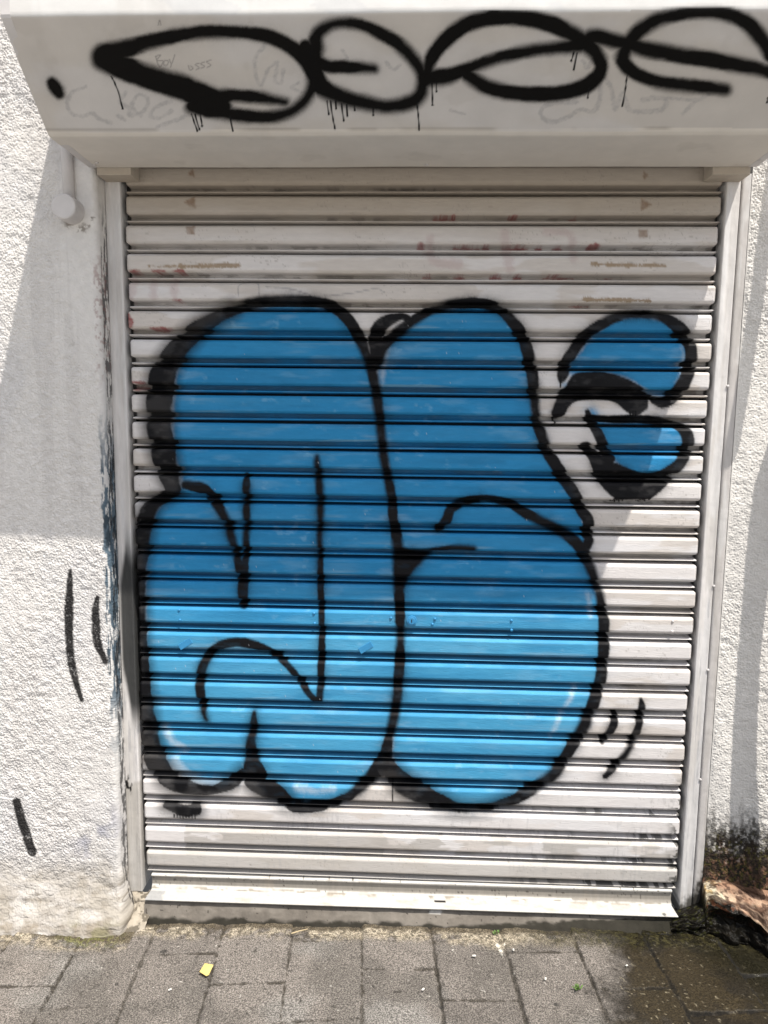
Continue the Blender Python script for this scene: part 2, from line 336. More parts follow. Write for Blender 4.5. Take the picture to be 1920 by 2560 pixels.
# faint grey pen scrawl
pen = np.full(N, 1e3)
for p in ([(515, 640, 1), (518, 615, 1), (555, 612, 1), (560, 640, 1)], [(575, 620, 1.2), (625, 624, 1.2), (670, 638, 1)], [(700, 640, 1), (760, 634, 1.2), (810, 624, 1), (830, 632, 1)]): stroke(pen, fx, fy, p)
ca = mix(ca, np.array([.2, .2, .22]), sstep(1.5, -1, pen+wob*.4)*.5)
# blue fill
Db = np.full(N, 1e3)
for p in BL: poly(Db, fx, fy, p)
thin = fbm(fx/70, fy/18, 71, 4)
ba = sstep(9, -8, Db+wob)
ba *= 1-.08*sstep(.58, .74, thin)*sstep(-60, -5, Db)
blue = BLUE*(.93+.14*fbm(fx/130, fy/40, 72, 4))[:, None]
blue = mix(blue, np.array([.078, .36, .60]), sstep(1230, 1430, fy+90*(fbm(fx/120, fy/60, 78)-.5))*.9)  # lower half lightened, sunlight put into the blue here and below
blue = mix(blue, np.array([.12, .42, .66]), sstep(.50, .70, fbm(fx/210, fy/24, 79, 4))*(.06+.30*sstep(1180, 1420, fy)))
blue = mix(blue, np.array([.020, .20, .42]), sstep(.50, .72, fbm(fx/170, fy/34, 80, 4))*.35)
stk = sstep(.54, .70, fbm(fx/150, fy/7, 95, 4))*sstep(.48, .60, fbm(fx/240, kk*1.7, 96, 3))
blue = mix(blue, np.array([.22, .40, .53]), stk*(.20+.5*sstep(.40, .60, s)*(s < .67))*.9)
ca = ca*(1-ba[:, None])+blue*ba[:, None]
ca = mix(ca, np.array([.30, .55, .74]), (sstep(.60, .80, thin)*.16+sstep(.66, .85, fbm(fx/22, fy/12, 73, 5))*.30*sstep(.5, .62, fbm(fx/90, fy/70, 76)))*ba)
ca = mix(ca, BLUE*.75, sstep(.62, .8, fbm(fx/90, fy/9, 74, 3))*.35*ba)
ca = mix(ca, BLUE*np.array([1, .95, .9]), .22*sstep(22, 0, Db+wob*3)*(Db > 0))
# pale rims left between fill and outline
wr = np.full(N, 1e3)
for p in ([(395, 1618, 7), (372, 1600, 6), (352, 1570, 4)], [(378, 1648, 9), (400, 1672, 9), (430, 1688, 8), (470, 1692, 6)], [(640, 1702, 4), (680, 1708, 4), (720, 1704, 3)], [(838, 745, 2), (828, 790, 2.5), (826, 830, 1.5)], [(1474, 750, 1.5), (1476, 790, 2), (1464, 826, 2)], [(755, 690, 2), (784, 740, 2)], [(1270, 1285, 2), (1278, 1330, 2)], [(1246, 1480, 2), (1210, 1550, 2), (1190, 1590, 1)], [(870, 1680, 4), (905, 1700, 4)]): stroke(wr, fx, fy, p)
ca = mix(ca, np.array([.74, .76, .78]), sstep(9, -6, wr+wob*1.8)*.42)
# black outline
Dk = np.full(N, 1e3)
for p in (S1, S2, S3, S4, S5, S6, S7, S8, S9, S10, S11, S12, R1, R2, R3, R4, R5): stroke(Dk, fx, fy, p)
for p in SD: stroke(Dk, fx, fy, p)
PS = rz([(300, 655), (450, 625), (620, 632), (800, 690), (985, 800), (1000, 910), (965, 985), (900, 1030), (835, 1010), (755, 945), (680, 905), (600, 890), (450, 890), (330, 905), (262, 960), (222, 1030), (150, 1062), (104, 1012), (140, 930), (200, 825)])
for q in (PB, PT, PS): poly(Dk, fx, fy, q)
Dk = Dk-.2+(fbm(fx/55, fy/55, 82, 3)-.5)*3
sw = 2.8+4.5*sstep(.42, .62, fbm(fx/80, fy/60, 83, 3))*(1-(fx > 1190)*(fy < 1115)*(fy > 690))       # the can was held closer in some places than in others
soft = np.clip(.5-(Dk+wob*.45)/(2*sw), 0, 1); soft = soft*soft*(3-2*soft)
fog = (.20+.34*sstep(.40, .65, fbm(fx/60, fy/60, 84)))*np.exp(-np.maximum(Dk, 0)/9)*(Dk > -1)*(.75+.5*vnoise(fx/1.7, fy/1.7, 85))
Ds = np.full(N, 1e3)
for p in (S1[:8], S6, S9[:4], S3[-7:], S10): stroke(Ds, fx, fy, p)
smk = np.clip(.5-(Ds-6+wob*.6)/30, 0, 1)*.94
fog = np.maximum(fog, smk)
thinb = sstep(.40, .66, fbm(fx/50, fy/40, 89, 3))*(Ds < 3)
ka = np.clip(np.maximum(soft*(1-.035*thinb), fog), 0, 1)
patch = 1-.03*sstep(.5, .7, fbm(fx/30, fy/12, 81))
ca = ca*(1-(ka*patch)[:, None])+BLACK*(ka*patch)[:, None]
Dd = np.full(N, 1e3)
for p in DR: stroke(Dd, fx, fy, p)
ca = mix(ca, BLACK, sstep(1, -.6, Dd))
# flecks where paint chipped off
chip = (vnoise(fx/1.6, fy/1.6, 91) > .985-.03*sstep(.6, .75, fbm(fx/60, fy/8, 92)))*sstep(.52, .62, fbm(fx/60, fy/9, 92))*((s > .3) & (s < .66))
ca = mix(ca, np.array([.55, .58, .60]), chip*.55*ba)
cr_ = np.abs(fbm(x*26, z*120+kk*5.1, 161, 4)-.5)
ca = mix(ca, np.array([.30, .27, .24]), sstep(.012, .003, cr_)*sstep(.48, .60, fbm(x*7, kk*1.9, 162))*.45*(1-ba)*(1-ka))
scr = sstep(.56, .66, fbm(x*170, z*26, 163, 3))*sstep(.50, .62, fbm(x*9, z*9, 164))
ca = mix(ca, np.array([.42, .41, .41]), scr*.28*(1-ba)*(1-ka)*sstep(1650, 1720, fy))
# recess shade painted in with grime, dark gaps and mould on the lower slats
grime_shade = sstep(.48, .62, fbm(x*30, z*60, 101, 5))*sstep(.4, .6, fbm(x*3, kk*3.7, 103))
ca = mix(ca, np.array([.12, .10, .085]), ((s > .69) & (s < .84))*(.34*sstep(.30, .62, fbm(x*6, kk*3.1, 104, 4))+.40*grime_shade*(1-.9*ba))*(1-ka))
ca = mix(ca, np.array([.03, .028, .026]), ((s > .949) | (s < .016))*.9)
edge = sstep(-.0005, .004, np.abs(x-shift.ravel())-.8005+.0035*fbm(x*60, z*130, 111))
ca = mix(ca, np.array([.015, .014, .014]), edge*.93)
mo = sstep(.47, .56, fbm(x*75, z*85, 121, 4))*sstep(.42, .60, fbm(x*6, kk*2.3, 122, 3))*sstep(1690, 1780, fy)*sstep(1040, 1250, fx)
ca = mix(ca, np.array([.02, .02, .018]), mo*(((s > .64) & (s < .93))*.72+.06))
mo2 = sstep(.53, .6, fbm(x*60, z*80, 131, 4))*sstep(.755, .795, x)*sstep(1640, 1750, fy)
ca = mix(ca, np.array([.03, .03, .025]), mo2*.85)
ca = mix(ca, np.array([.12, .11, .09]), (vnoise(fx/2.2, fy/2.2, 141) > .975)*.5*sstep(1700, 1850, fy))
glo = .50+.2*fbm(x*30, z*60, 151)
shutter = thing('roller_shutter', 'closed white slatted roller shutter sprayed with big blue bubble letters outlined in black', 'shutter', (0, 0, 0))
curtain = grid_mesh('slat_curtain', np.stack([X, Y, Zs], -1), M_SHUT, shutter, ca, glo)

# bottom bar: upright plate, small roll and projecting flange
path = [(.020, -1.9885), (.004, -1.9895), (.002, -1.993), (.004, -1.997), (.009, -1.999), (.009, -2.012), (.0085, -2.026), (.004, -2.029), (.002, -2.033), (.0005, -2.037), (-.006, -2.0378), (-.022, -2.0400), (-.039, -2.0425), (-.0405, -2.0440), (-.0395, -2.0465), (-.03, -2.0460), (.01, -2.045)]
pp = []
for (a, b), (c, d) in zip(path[:-1], path[1:]):
    n = max(1, int(math.hypot(c-a, d-b)/.004))
    for i in range(n): pp.append((a+(c-a)*i/n, b+(d-b)*i/n))
pp.append(path[-1]); pp = np.array(pp)
u = np.linspace(-1, 1, 560)
U, PI_ = np.meshgrid(u, np.arange(len(pp)))
yy = pp[PI_, 0]; zz = pp[PI_, 1]
xx = U*(.7875+.0065*np.clip(-yy/.040, 0, 1))+.003
zz = zz+(xx*.004)+(fbm(xx*3, yy*10, 7)-.5)*.0016
cb = np.tile(np.array([.66, .64, .60]), (U.size, 1)); xf = xx.ravel(); yf = yy.ravel(); zf = zz.ravel()
cb = mix(cb, np.array([.27, .245, .21]), (zf > -2.027)*(zf < -1.999)*.9)
cb = mix(cb, np.array([.06, .05, .04]), (vnoise(xf*180, zf*200, 4) > .93)*(zf > -2.03)*.8)
cb = mix(cb, np.array([.30, .26, .2]), (np.abs(zf+2.034) < .004)*sstep(.45, .65, fbm(xf*40, zf*200, 8))*.8)
cb = mix(cb, np.array([.56, .54, .50]), (yf < -.004)*.8)
cb = mix(cb, np.array([.36, .36, .36]), (yf < -.003)*sstep(.030, .020, np.abs(xf+.765)+.02*(fbm(xf*90, yf*90, 3)-.5))*.9)
cb = mix(cb, np.array([.12, .12, .11]), (yf < -.003)*sstep(.007, .005, np.hypot(xf-.758, yf+.034))*.9)
cb = mix(cb, np.array([.015, .012, .01]), (np.abs(xf-.099) < .016)*(np.abs(yf+.013) < .004))
cb = mix(cb, np.array([.40, .34, .27]), sstep(.60, .75, fbm(xf*16, yf*60, 12))*.4)
bar = grid_mesh('bottom_bar', np.stack([xx, yy, zz], -1), M_RAIL, shutter, cb)

# guide rails: hollow channels whose front lips hide the slat ends
def rail(x0, x1, zt, zb, side):
    n = 700
    xs_ = np.concatenate([[x0]*3, np.linspace(x0+.0015, x1-.0015, 16), [x1]*3]); ys_ = np.concatenate([[.07, .01, -.003], [-.0045]*16, [-.003, .01, .07]])
    zz_ = np.linspace(zt, zb, n)
    Xr = np.repeat(xs_[None], n, 0); Yr = np.repeat(ys_[None], n, 0).copy(); Zr = np.repeat(zz_[:, None], len(xs_), 1)
    mid = sstep(.2, .5, (Xr-x0)/(x1-x0))*sstep(1, .6, (Xr-x0)/(x1-x0))
    Yr += .0018*mid*(np.arange(len(xs_)) > 2)*(np.arange(len(xs_)) < 19)
    Xr = Xr+(fbm(Zr*4, Xr*0, 3+side)-.5)*.0016*(np.abs(Xr-(x0 if side > 0 else x1)) < .02)
    Yr = Yr+(fbm(Zr*60, Xr*60, 5)-.5)*.0008
    xf, zf = Xr.ravel(), Zr.ravel()
    c = np.tile(np.array([.78, .75, .73]), (xf.size, 1))
    c = mix(c, np.array([.50, .47, .43]), sstep(.45, .62, fbm(xf*40, zf*2.5, 14+side, 4))*.35)
    c = mix(c, np.array([.78, .77, .77]), sstep(.52, .6, fbm(xf*50, zf*4, 24+side, 4))*.5)
    c = mix(c, np.array([.36, .36, .38]), sstep(.60, .72, fbm(xf*260, zf*9, 34+side, 4))*.5*sstep(.8, 1.2, -zf))
    F_x, F_y = to_F(np.stack([xf, 0*xf-.012, zf], -1))
    if side < 0:
        q = (xf-x0)/(x1-x0)
        lo = .62-.52*sstep(1150, 1290, F_y)+.5*sstep(1420, 1560, F_y)
        a = sstep(1100, 1210, F_y+30*(q-.5)*-2)*sstep(1585, 1500, F_y-20*q)*sstep(lo-.16, lo+.16, q+.10*(fbm(xf*50, zf*8, 4)-.5))
        c = mix(c, np.array([.022, .024, .024]), a*.95)
        c = mix(c, np.array([.42, .39, .34]), sstep(1690, 1700, F_y+40*(fbm(xf*60, zf*9, 44)-.5))*.6)
        c = mix(c, np.array([.012, .012, .012]), sstep(.55, .62, fbm(xf*110, zf*40, 54))*sstep(16, 8, np.hypot((F_x-276)*1.2, (F_y-1698)*.6)))
    else:
        a = sstep(-1.985, -2.02, zf+.05*(fbm(xf*120, zf*60, 64, 4)-.5)+.9*(.836-xf))
        c = mix(c, np.array([.05, .045, .035]), a*.9)
    return grid_mesh('guide_rail', np.stack([Xr, Yr, Zr], -1), M_RAIL, shutter, c)
rail(-.8535, -.8115, .04, -2.045, -1)
rr_ = rail(.8115, .8475, .04, -2.06, 1)
# screws through the right rail
for zz_ in (-.50, -1.055, -1.30, -1.63):
    bm = bmesh.new(); bmesh.ops.create_uvsphere(bm, u_segments=10, v_segments=6, radius=.0045)
    for v in bm.verts: v.co = Vector((v.co.x+.848, v.co.y*.7-.006, v.co.z+zz_))
    bm_obj('screw', bm, M_PIPE, rr_, True)
# end brackets between housing and rails
for x0, x1, sgn in ((-.848, -.757, 1), (.748, .8435, -1)):
    bm = bmesh.new(); box(bm, x0, x1, -.066, -.004, .030, .052, .0016)
    box(bm, x0+.002, x1-.002, -.060, .012, .052, .085)
    bm_obj('end_bracket', bm, M_BRKT, shutter)
# lock, rivets and painted-over stickers on the lock slats
def cyl_y(bm, cx, cz, r, y0, y1, n=28):
    tube(bm, [(cx, y1, cz), (cx, y0+.0006, cz), (cx, y0, cz)], [r, r, r*.9], n)
kz = -15*PITCH-.355*PITCH
bm = bmesh.new(); cyl_y(bm, 0, kz, .0145, -.004, .004); lock = bm_obj('lock_cylinder', bm, M_BLUEP, curtain)
bm = bmesh.new(); cyl_y(bm, 0, kz, .0105, -.0065, -.003); bm_obj('lock_barrel', bm, M_BLUEP, lock)
bm = bmesh.new(); box(bm, -.0012, .0012, -.0072, -.0060, kz-.0045, kz+.0045); bm_obj('keyhole', bm, M_DARK, lock)
for rx, rz_ in ((-.060, .006), (.060, -.010), (.067, .006), (-.678, .016), (-.676, -.014), (-.283, .015), (-.281, -.015), (.286, .006), (.287, -.022), (.742, .014), (.742, -.016)):
    bm = bmesh.new(); bmesh.ops.create_uvsphere(bm, u_segments=12, v_segments=8, radius=.0042)
    for v in bm.verts: v.co = Vector((v.co.x+rx, v.co.y*.8, v.co.z+kz+rz_))
    bm_obj('rivet', bm, M_BLUEP if rx < .7 else M_PIPE, curtain, True)
for cx, cz in ((-.662, -16*PITCH-.036), (-.132, -16*PITCH-.035)):
    bm = bmesh.new(); box(bm, -.021, .021, -.0016, .002, -.009, .009, .0006)
    bmesh.ops.rotate(bm, verts=bm.verts, cent=(0, 0, 0), matrix=Matrix.Rotation(math.radians(-32), 3, 'Y'))
    bmesh.ops.translate(bm, verts=bm.verts, vec=(cx, 0, cz)); bm_obj('sticker', bm, M_BLUEP, curtain)

# ================================================================== SHUTTER HOUSING
hx0, hx1 = -.866, .856
prof = [(-.071, .047), (-.27, .047), (-.284, .048), (-.292, .052), (-.297, .056), (-.40, .146), (-.470, .207), (-.4745, .2115), (-.4765, .217), (-.4765, .50), (-.474, .515), (-.460, .521), (-.02, .521)]
pp = []
for (a, b), (c, d) in zip(prof[:-1], prof[1:]):
    stp = .0022 if b > .03 and d < .23 and c < -.29 else .006
    n = max(1, int(math.hypot(c-a, d-b)/stp))
    for i in range(n): pp.append((a+(c-a)*i/n, b+(d-b)*i/n))
pp.append(prof[-1]); pp = np.array(pp)
u = np.linspace(hx0, hx1, 790); Xh, Ih = np.meshgrid(u, np.arange(len(pp)))
Yh = pp[Ih, 0].copy(); Zh = pp[Ih, 1].copy()
Zh += (fbm(Xh*2.5, Yh*6, 15)-.5)*.004; Yh += (fbm(Xh*3.5, Zh*8, 16)-.5)*.005+(fbm(Xh*25, Zh*25, 18)-.5)*.0008
FX, FY = to_F(np.stack([Xh, pp[Ih, 0], pp[Ih, 1]], -1)); fx, fy = FX.ravel(), FY.ravel(); xf = Xh.ravel(); yf = Yh.ravel(); zf = Zh.ravel(); N = fx.size
ch = np.tile(np.array([.64, .60, .56]), (N, 1))
slope = ((zf > .053) & (zf < .214)).astype(float)
ch = mix(ch, np.array([.80, .745, .675]), (zf < .057)*.9)
ch = mix(ch, np.array([.68, .655, .645]), slope*sstep(.48, .60, fbm(xf*3, yf*9, 27, 4))*.6)
ch = mix(ch, np.array([.82, .81, .79]), (zf > .2135)*.9)
ch = mix(ch, np.array([.70, .70, .70]), (zf > .2135)*sstep(.56, .62, fbm(xf*7+zf*9, zf*22, 29))*.7)
ch = mix(ch, np.array([.36, .31, .26]), sstep(.66, .75, fbm(xf*11, yf*14, 28, 4))*.12)
# narrow dark seam at the fold, patchy
ch = mix(ch, np.array([.25, .21, .17]), sstep(.004, .001, np.abs(zf-.057))*sstep(.45, .6, fbm(xf*9, zf*3, 30))*.35)
wob = (fbm(fx/12, fy/12, 3)-.5)*4+(vnoise(fx/1.8, fy/1.8, 9)-.5)*2.5
gh = np.full(N, 1e3)
def z1(l, r): return [(a/2, b/2, r) for a, b in l]
def z2(l, r): return [(829.5+a/2, b/2, r) for a, b in l]
GH = [z1([(370, 375), (310, 400), (290, 450), (312, 492), (360, 502), (400, 490), (430, 515), (480, 530)], 4), z1([(545, 400), (520, 440), (560, 470), (560, 500), (620, 480), (640, 430), (600, 410), (570, 460), (610, 500)], 4),
      z1([(740, 440), (680, 460), (650, 500), (690, 510), (740, 480)], 4), z1([(510, 500), (540, 520)], 4), z1([(680, 548), (800, 505)], 4), z1([(1145, 195), (1105, 250), (1105, 320), (1130, 370), (1160, 300), (1200, 270)], 4), z1([(1200, 280), (1190, 350), (1215, 360), (1225, 300)], 4),
      z1([(1300, 400), (1260, 380), (1290, 360)], 3), z1([(1480, 220), (1500, 260), (1450, 270)], 4), z2([(830, 440), (760, 440), (690, 460), (680, 500), (730, 525), (800, 500), (850, 470), (900, 480), (930, 440), (935, 370)], 5),
      z2([(965, 350), (985, 390), (1000, 470), (1030, 400), (1060, 470), (1120, 480), (1200, 470), (1222, 430), (1180, 420), (1120, 430)], 5), z2([(1230, 420), (1350, 430), (1400, 408)], 4), z2([(1350, 430), (1290, 490)], 4), z2([(860, 260), (880, 290), (900, 260)], 5), z2([(10, 270), (40, 300), (70, 280)], 4), z2([(290, 480), (350, 495)], 3)]
for p in GH: stroke(gh, fx, fy, p)
ch = mix(ch, np.array([.34, .33, .34]), sstep(2, -2, gh+wob*1.0)*slope*(.24+.22*sstep(.36, .62, fbm(fx/5, fy/5, 41, 3))))
pn = np.full(N, 1e3)
for p in ([(672, 245), (690, 290), (705, 265), (678, 262), (695, 240), (672, 245)], [(712, 262), (708, 280), (722, 284), (728, 266), (712, 262)], [(732, 258), (742, 276), (756, 240)], [(742, 276), (738, 292)], [(815, 285), (822, 305), (835, 298), (825, 288)], [(862, 276), (845, 282), (862, 296), (848, 304)], [(885, 270), (868, 278), (885, 290), (870, 298)], [(912, 262), (893, 270), (912, 284), (896, 294)], [(685, 110), (690, 88), (695, 110)]):
    stroke(pn, fx, fy, z1(p, .9))
ch = mix(ch, np.array([.18, .17, .17]), sstep(1.2, -.6, pn)*.6*slope)
TAG = [[(226, 125, 27), (260, 142, 26), (300, 159, 25), (350, 177, 25), (400, 193, 26), (462, 218, 25), (500, 208, 14), (550, 211, 13), (616, 222, 9)],
       [(448, 238, 16), (525, 251, 13), (590, 252, 13), (640, 236, 12), (670, 202, 11), (676, 165, 13), (656, 125, 17), (625, 100, 15), (575, 77, 14), (500, 69, 13), (425, 72, 14), (350, 85, 15), (300, 98, 18), (226, 122, 27)],
       [(415, 232, 14), (460, 240, 12), (496, 240, 8)], [(470, 226, 20), (484, 232, 18)],
       [(808, 149, 9), (750, 146, 13), (710, 145, 13), (682, 132, 14)],
       [(660, 100, 14), (680, 108, 18), (685, 76, 14), (715, 54, 11), (750, 50, 11), (790, 57, 12), (825, 75, 13), (855, 91, 13), (890, 125, 12), (911, 160, 11), (910, 198, 12), (890, 220, 14), (845, 230, 14), (800, 226, 15), (740, 211, 17), (694, 188, 20), (680, 152, 17), (680, 112, 17)],
       [(922, 172, 14), (930, 130, 11), (960, 90, 13), (1010, 54, 14), (1070, 38, 14), (1130, 39, 14), (1190, 52, 15), (1230, 70, 15), (1265, 92, 16), (1290, 118, 13), (1298, 147, 11), (1281, 174, 13), (1240, 194, 13), (1180, 203, 13), (1110, 201, 13), (1050, 187, 13), (1010, 163, 12)],
       [(910, 190, 10), (925, 170, 16), (970, 164, 14), (1020, 145, 10), (1080, 124, 10), (1140, 111, 10), (1205, 102, 11), (1260, 94, 14), (1282, 78, 14), (1330, 88, 13), (1362, 95, 14), (1405, 107, 15), (1480, 120, 15), (1555, 131, 14), (1630, 146, 13), (1680, 160, 12)],
       [(1568, 193, 10), (1530, 188, 11), (1480, 183, 11), (1420, 175, 11), (1370, 156, 12), (1346, 130, 13), (1352, 105, 13), (1366, 82, 13), (1392, 58, 13), (1430, 38, 12), (1495, 26, 11), (1555, 26, 12), (1610, 46, 14), (1650, 88, 14), (1664, 120, 12)],
       [(112, 178, 11), (120, 190, 14), (128, 203, 10)]]
Dk = np.full(N, 1e3)
for p in TAG: stroke(Dk, fx, fy, p)
hw = 5.5+4.5*sstep(.4, .62, fbm(fx/90, fy/50, 43, 3)); ka0 = np.clip(.5-(Dk-1.6-2.6*sstep(820, 960, fx)+(fbm(fx/40, fy/40, 44, 3)-.5)*4+wob*.5)/(2*hw), 0, 1); ka0 = ka0*ka0*(3-2*ka0)
ka = np.clip(ka0+(1-ka0)*.24*np.exp(-np.maximum(Dk, 0)/9)*(.55+.9*vnoise(fx/1.7, fy/1.7, 19)), 0, 1)
ka *= np.where(zf > .2165, .35, 1)*(zf > .05)
ch = ch*(1-ka[:, None])+np.array([.004, .0035, .003])*ka[:, None]
Dd = np.full(N, 1e3)
for a in ([(480, 330), (492, 350), (512, 400), (530, 470)], [(828, 495), (852, 566)], [(843, 495), (861, 560)], [(866, 495), (873, 546)], [(994, 505), (998, 530), (1006, 569)], [(1413, 440), (1420, 495)], [(1428, 440), (1436, 500), (1447, 556)], [(1450, 440), (1452, 472)], [(1475, 450), (1485, 523)], [(1497, 455), (1501, 502)], [(1530, 460), (1532, 478)], [(1612, 470), (1612, 499)]): stroke(Dd, fx, fy, z1(a, 1.5)); stroke(Dd, fx, fy, [(a[-1][0]/2, a[-1][1]/2-2, 1.7), (a[-1][0]/2, a[-1][1]/2, 2.3)])
for a in ([(143, 455), (148, 500), (152, 562)], [(207, 360), (210, 456)], [(226, 360), (226, 397)], [(820, 225), (810, 262)], [(834, 228), (820, 300)], [(886, 380), (880, 420)], [(1049, 330), (1042, 390), (1030, 456)], [(1659, 420), (1656, 442)]): stroke(Dd, fx, fy, z2(a, 1.5)); stroke(Dd, fx, fy, [(829.5+a[-1][0]/2, a[-1][1]/2-2, 1.7), (829.5+a[-1][0]/2, a[-1][1]/2, 2.3)])
ch = mix(ch, np.array([.008, .008, .009]), sstep(.9, -.5, Dd)*slope)
housing = thing('shutter_housing', 'painted box over the shutter with a sloping face sprayed with looping black tag letters', 'shutter box', (0, 0, 0))
grid_mesh('casing', np.stack([Xh, Yh, Zh], -1), M_BOX, housing, ch, flip=True)
for xe, sgn in ((hx0, 1), (hx1, -1)):
    bm = bmesh.new()
    A = [bm.verts.new((xe+sgn*.0005, y_+.0012, z_)) for y_, z_ in prof[:-1]+[(-.02, .519), (-.02, .30), (-.071, .30)]]
    B = [bm.verts.new((v.co.x+sgn*.02, v.co.y, v.co.z)) for v in A]
    bm.faces.new(A); bm.faces.new(B[::-1])
    for i in range(len(A)): bm.faces.new((A[i], A[(i+1) % len(A)], B[(i+1) % len(A)], B[i]))
    bm_obj('end_cap', bm, M_PIPE, housing)

for sx_, sy_ in ((-.842, -.092), (-.868+.04, -.11), (.02, -.094), (.842, -.12)):
    bm = bmesh.new(); bmesh.ops.create_uvsphere(bm, u_segments=10, v_segments=6, radius=.0045)
    for v_ in bm.verts: v_.co = Vector((v_.co.x+sx_, v_.co.y+sy_, v_.co.z*.6+.0462))
    bm_obj('screw', bm, M_PIPE, housing, True)
# ================================================================== FACADE
facade = thing('building_wall', 'rough white stuccoed building wall framing the shutter, with short black spray strokes at its left', 'wall', (0, 0, 0))
def stucco_h(a, b, seed):
    wx = (vnoise(a/.012, b/.012, seed+7)-.5)*.006; wy = (vnoise(a/.012+9, b/.012, seed+8)-.5)*.006
    f1, v1 = worley((a+wx)/.0052, (b+wy)/.0046, seed); f2, v2 = worley((a-wy)/.0088, (b+wx)/.0080, seed+3)
    h = (.50-f1)*(.5+.9*v1)*1.25+(.45-f2)*(v2 > .35)*.75*v2+(fbm(a/.016, b/.016, seed+2, 2)-.5)*1.1
    return np.clip(h, -.8, .85)
# left part: front sheet, rounded corner, reveal down to the rail
YL = -.062; r_ = .016; xc = -.8535
s_front = np.arange(-1.30, xc-r_, .0017); arc = np.linspace(0, math.pi/2, 10)
px_ = np.concatenate([s_front, xc-r_+r_*np.sin(arc), np.full(12, xc)]); py_ = np.concatenate([np.full(len(s_front), YL), YL+r_-r_*np.cos(arc), np.linspace(YL+r_+.003, -.004, 12)])
nx = np.concatenate([0*s_front, np.sin(arc), np.ones(12)]); ny = np.concatenate([0*s_front-1, -np.cos(arc), np.zeros(12)])
al = np.concatenate([[0], np.cumsum(np.hypot(np.diff(px_), np.diff(py_)))])
zz_ = np.arange(.60, -2.20, -.0018)
A_, Zw = np.meshgrid(al, zz_); PX = np.repeat(px_[None], len(zz_), 0); PY = np.repeat(py_[None], len(zz_), 0); NX = np.repeat(nx[None], len(zz_), 0); NY = np.repeat(ny[None], len(zz_), 0)
flare = sstep(-1.93, -2.13, Zw)
low = sstep(-1.86, -2.04, Zw+.10*(fbm(A_*6, Zw*6, 4)-.5))
smooth_top = sstep(.14, -.04, PX*-1-.93+.05*(Zw+.2))*sstep(-.30, -.10, Zw)*(PX > -.99)
pipe_sm = sstep(.075, .03, np.hypot(PX+.905, (Zw+.03)*.5))
tro = .70+.5*sstep(.30, .68, fbm(A_*4.5, Zw*3.5, 41, 4))
amp = .0034*tro*(1-.45*low)*(1-.75*pipe_sm)*np.where(NX > .6, .55, 1)
Hh = stucco_h(A_, Zw, 3)*amp+low*((fbm(A_*14, Zw*26, 6, 5, .55)-.5)*.013)+(fbm(A_*5, Zw*4, 7)-.5)*.010
out = Hh+flare*.040+flare**3*.018
PXw = PX+NX*Hh+flare*.030*sstep(-.95, -.86, PX); PYw = PY+NY*out
# the grains throw the plaster slightly outwards, so the reveal never crosses the rail
PXw = np.minimum(PXw, np.where(PY > -.02, xc+.001, 9))
FX, FY = to_F(np.stack([PX, PY, Zw], -1)); fx, fy = FX.ravel(), FY.ravel(); xf = PX.ravel(); yf = PY.ravel(); zf = Zw.ravel(); N = fx.size
cw = np.tile(np.array([.80, .77, .74]), (N, 1))
cw = mix(cw, np.array([.66, .65, .66]), sstep(.52, .66, fbm(xf*5, zf*4, 11, 4))*.35)
cw = mix(cw, np.array([.42, .42, .48]), sstep(.56, .68, fbm(xf*9, zf*8, 12, 4))*sstep(60, 20, np.hypot((fx-210)*.8, (fy-1800)*.55))*.8)
cw = mix(cw, np.array([.45, .41, .355]), low.ravel()*(.62+.36*sstep(.40, .62, fbm(xf*14, zf*30, 13, 4))))
ck = np.abs(fbm(xf*9, zf*16, 91, 4)-.5)
cw = mix(cw, np.array([.12, .10, .08]), low.ravel()*sstep(.010, .003, ck)*.6)
cw = mix(cw, np.array([.34, .30, .25]), low.ravel()*sstep(.56, .66, fbm(xf*30, zf*70, 19, 4))*.6)
cw = mix(cw, np.array([.30, .25, .19]), sstep(-2.055, -2.10, zf+.02*(fbm(xf*30, zf*30, 14)-.5))*sstep(.38, .6, fbm(xf*18, zf*40, 17, 4))*.7)
cw = mix(cw, np.array([.22, .21, .08]), sstep(-2.06, -2.11, zf)*.7*sstep(.5, .6, fbm(xf*22, zf*40, 15, 4))*sstep(.11, .03, np.abs(xf+.93))*.7)
run = sstep(.54, .66, fbm(xf*34, zf*1.6, 92, 4))
cw = mix(cw, np.array([.56, .53, .51]), run*.22)
hc = np.abs(fbm(xf*5, zf*4, 93, 5)-.5)
cw = mix(cw, np.array([.30, .28, .27]), sstep(.0045, .001, hc)*sstep(.54, .64, fbm(xf*3, zf*3, 94))*.22)
# dirt round the junction
cw = mix(cw, np.array([.16, .13, .10]), sstep(.012, .0, np.abs(np.hypot(xf+.905, zf+.070)-.036)-.002+.016*(fbm(xf*120, zf*110, 16, 4)-.5))*sstep(.42, .58, fbm(xf*120, zf*120, 18, 4)+.25*(-zf-.095))*(zf < -.075)*.7)
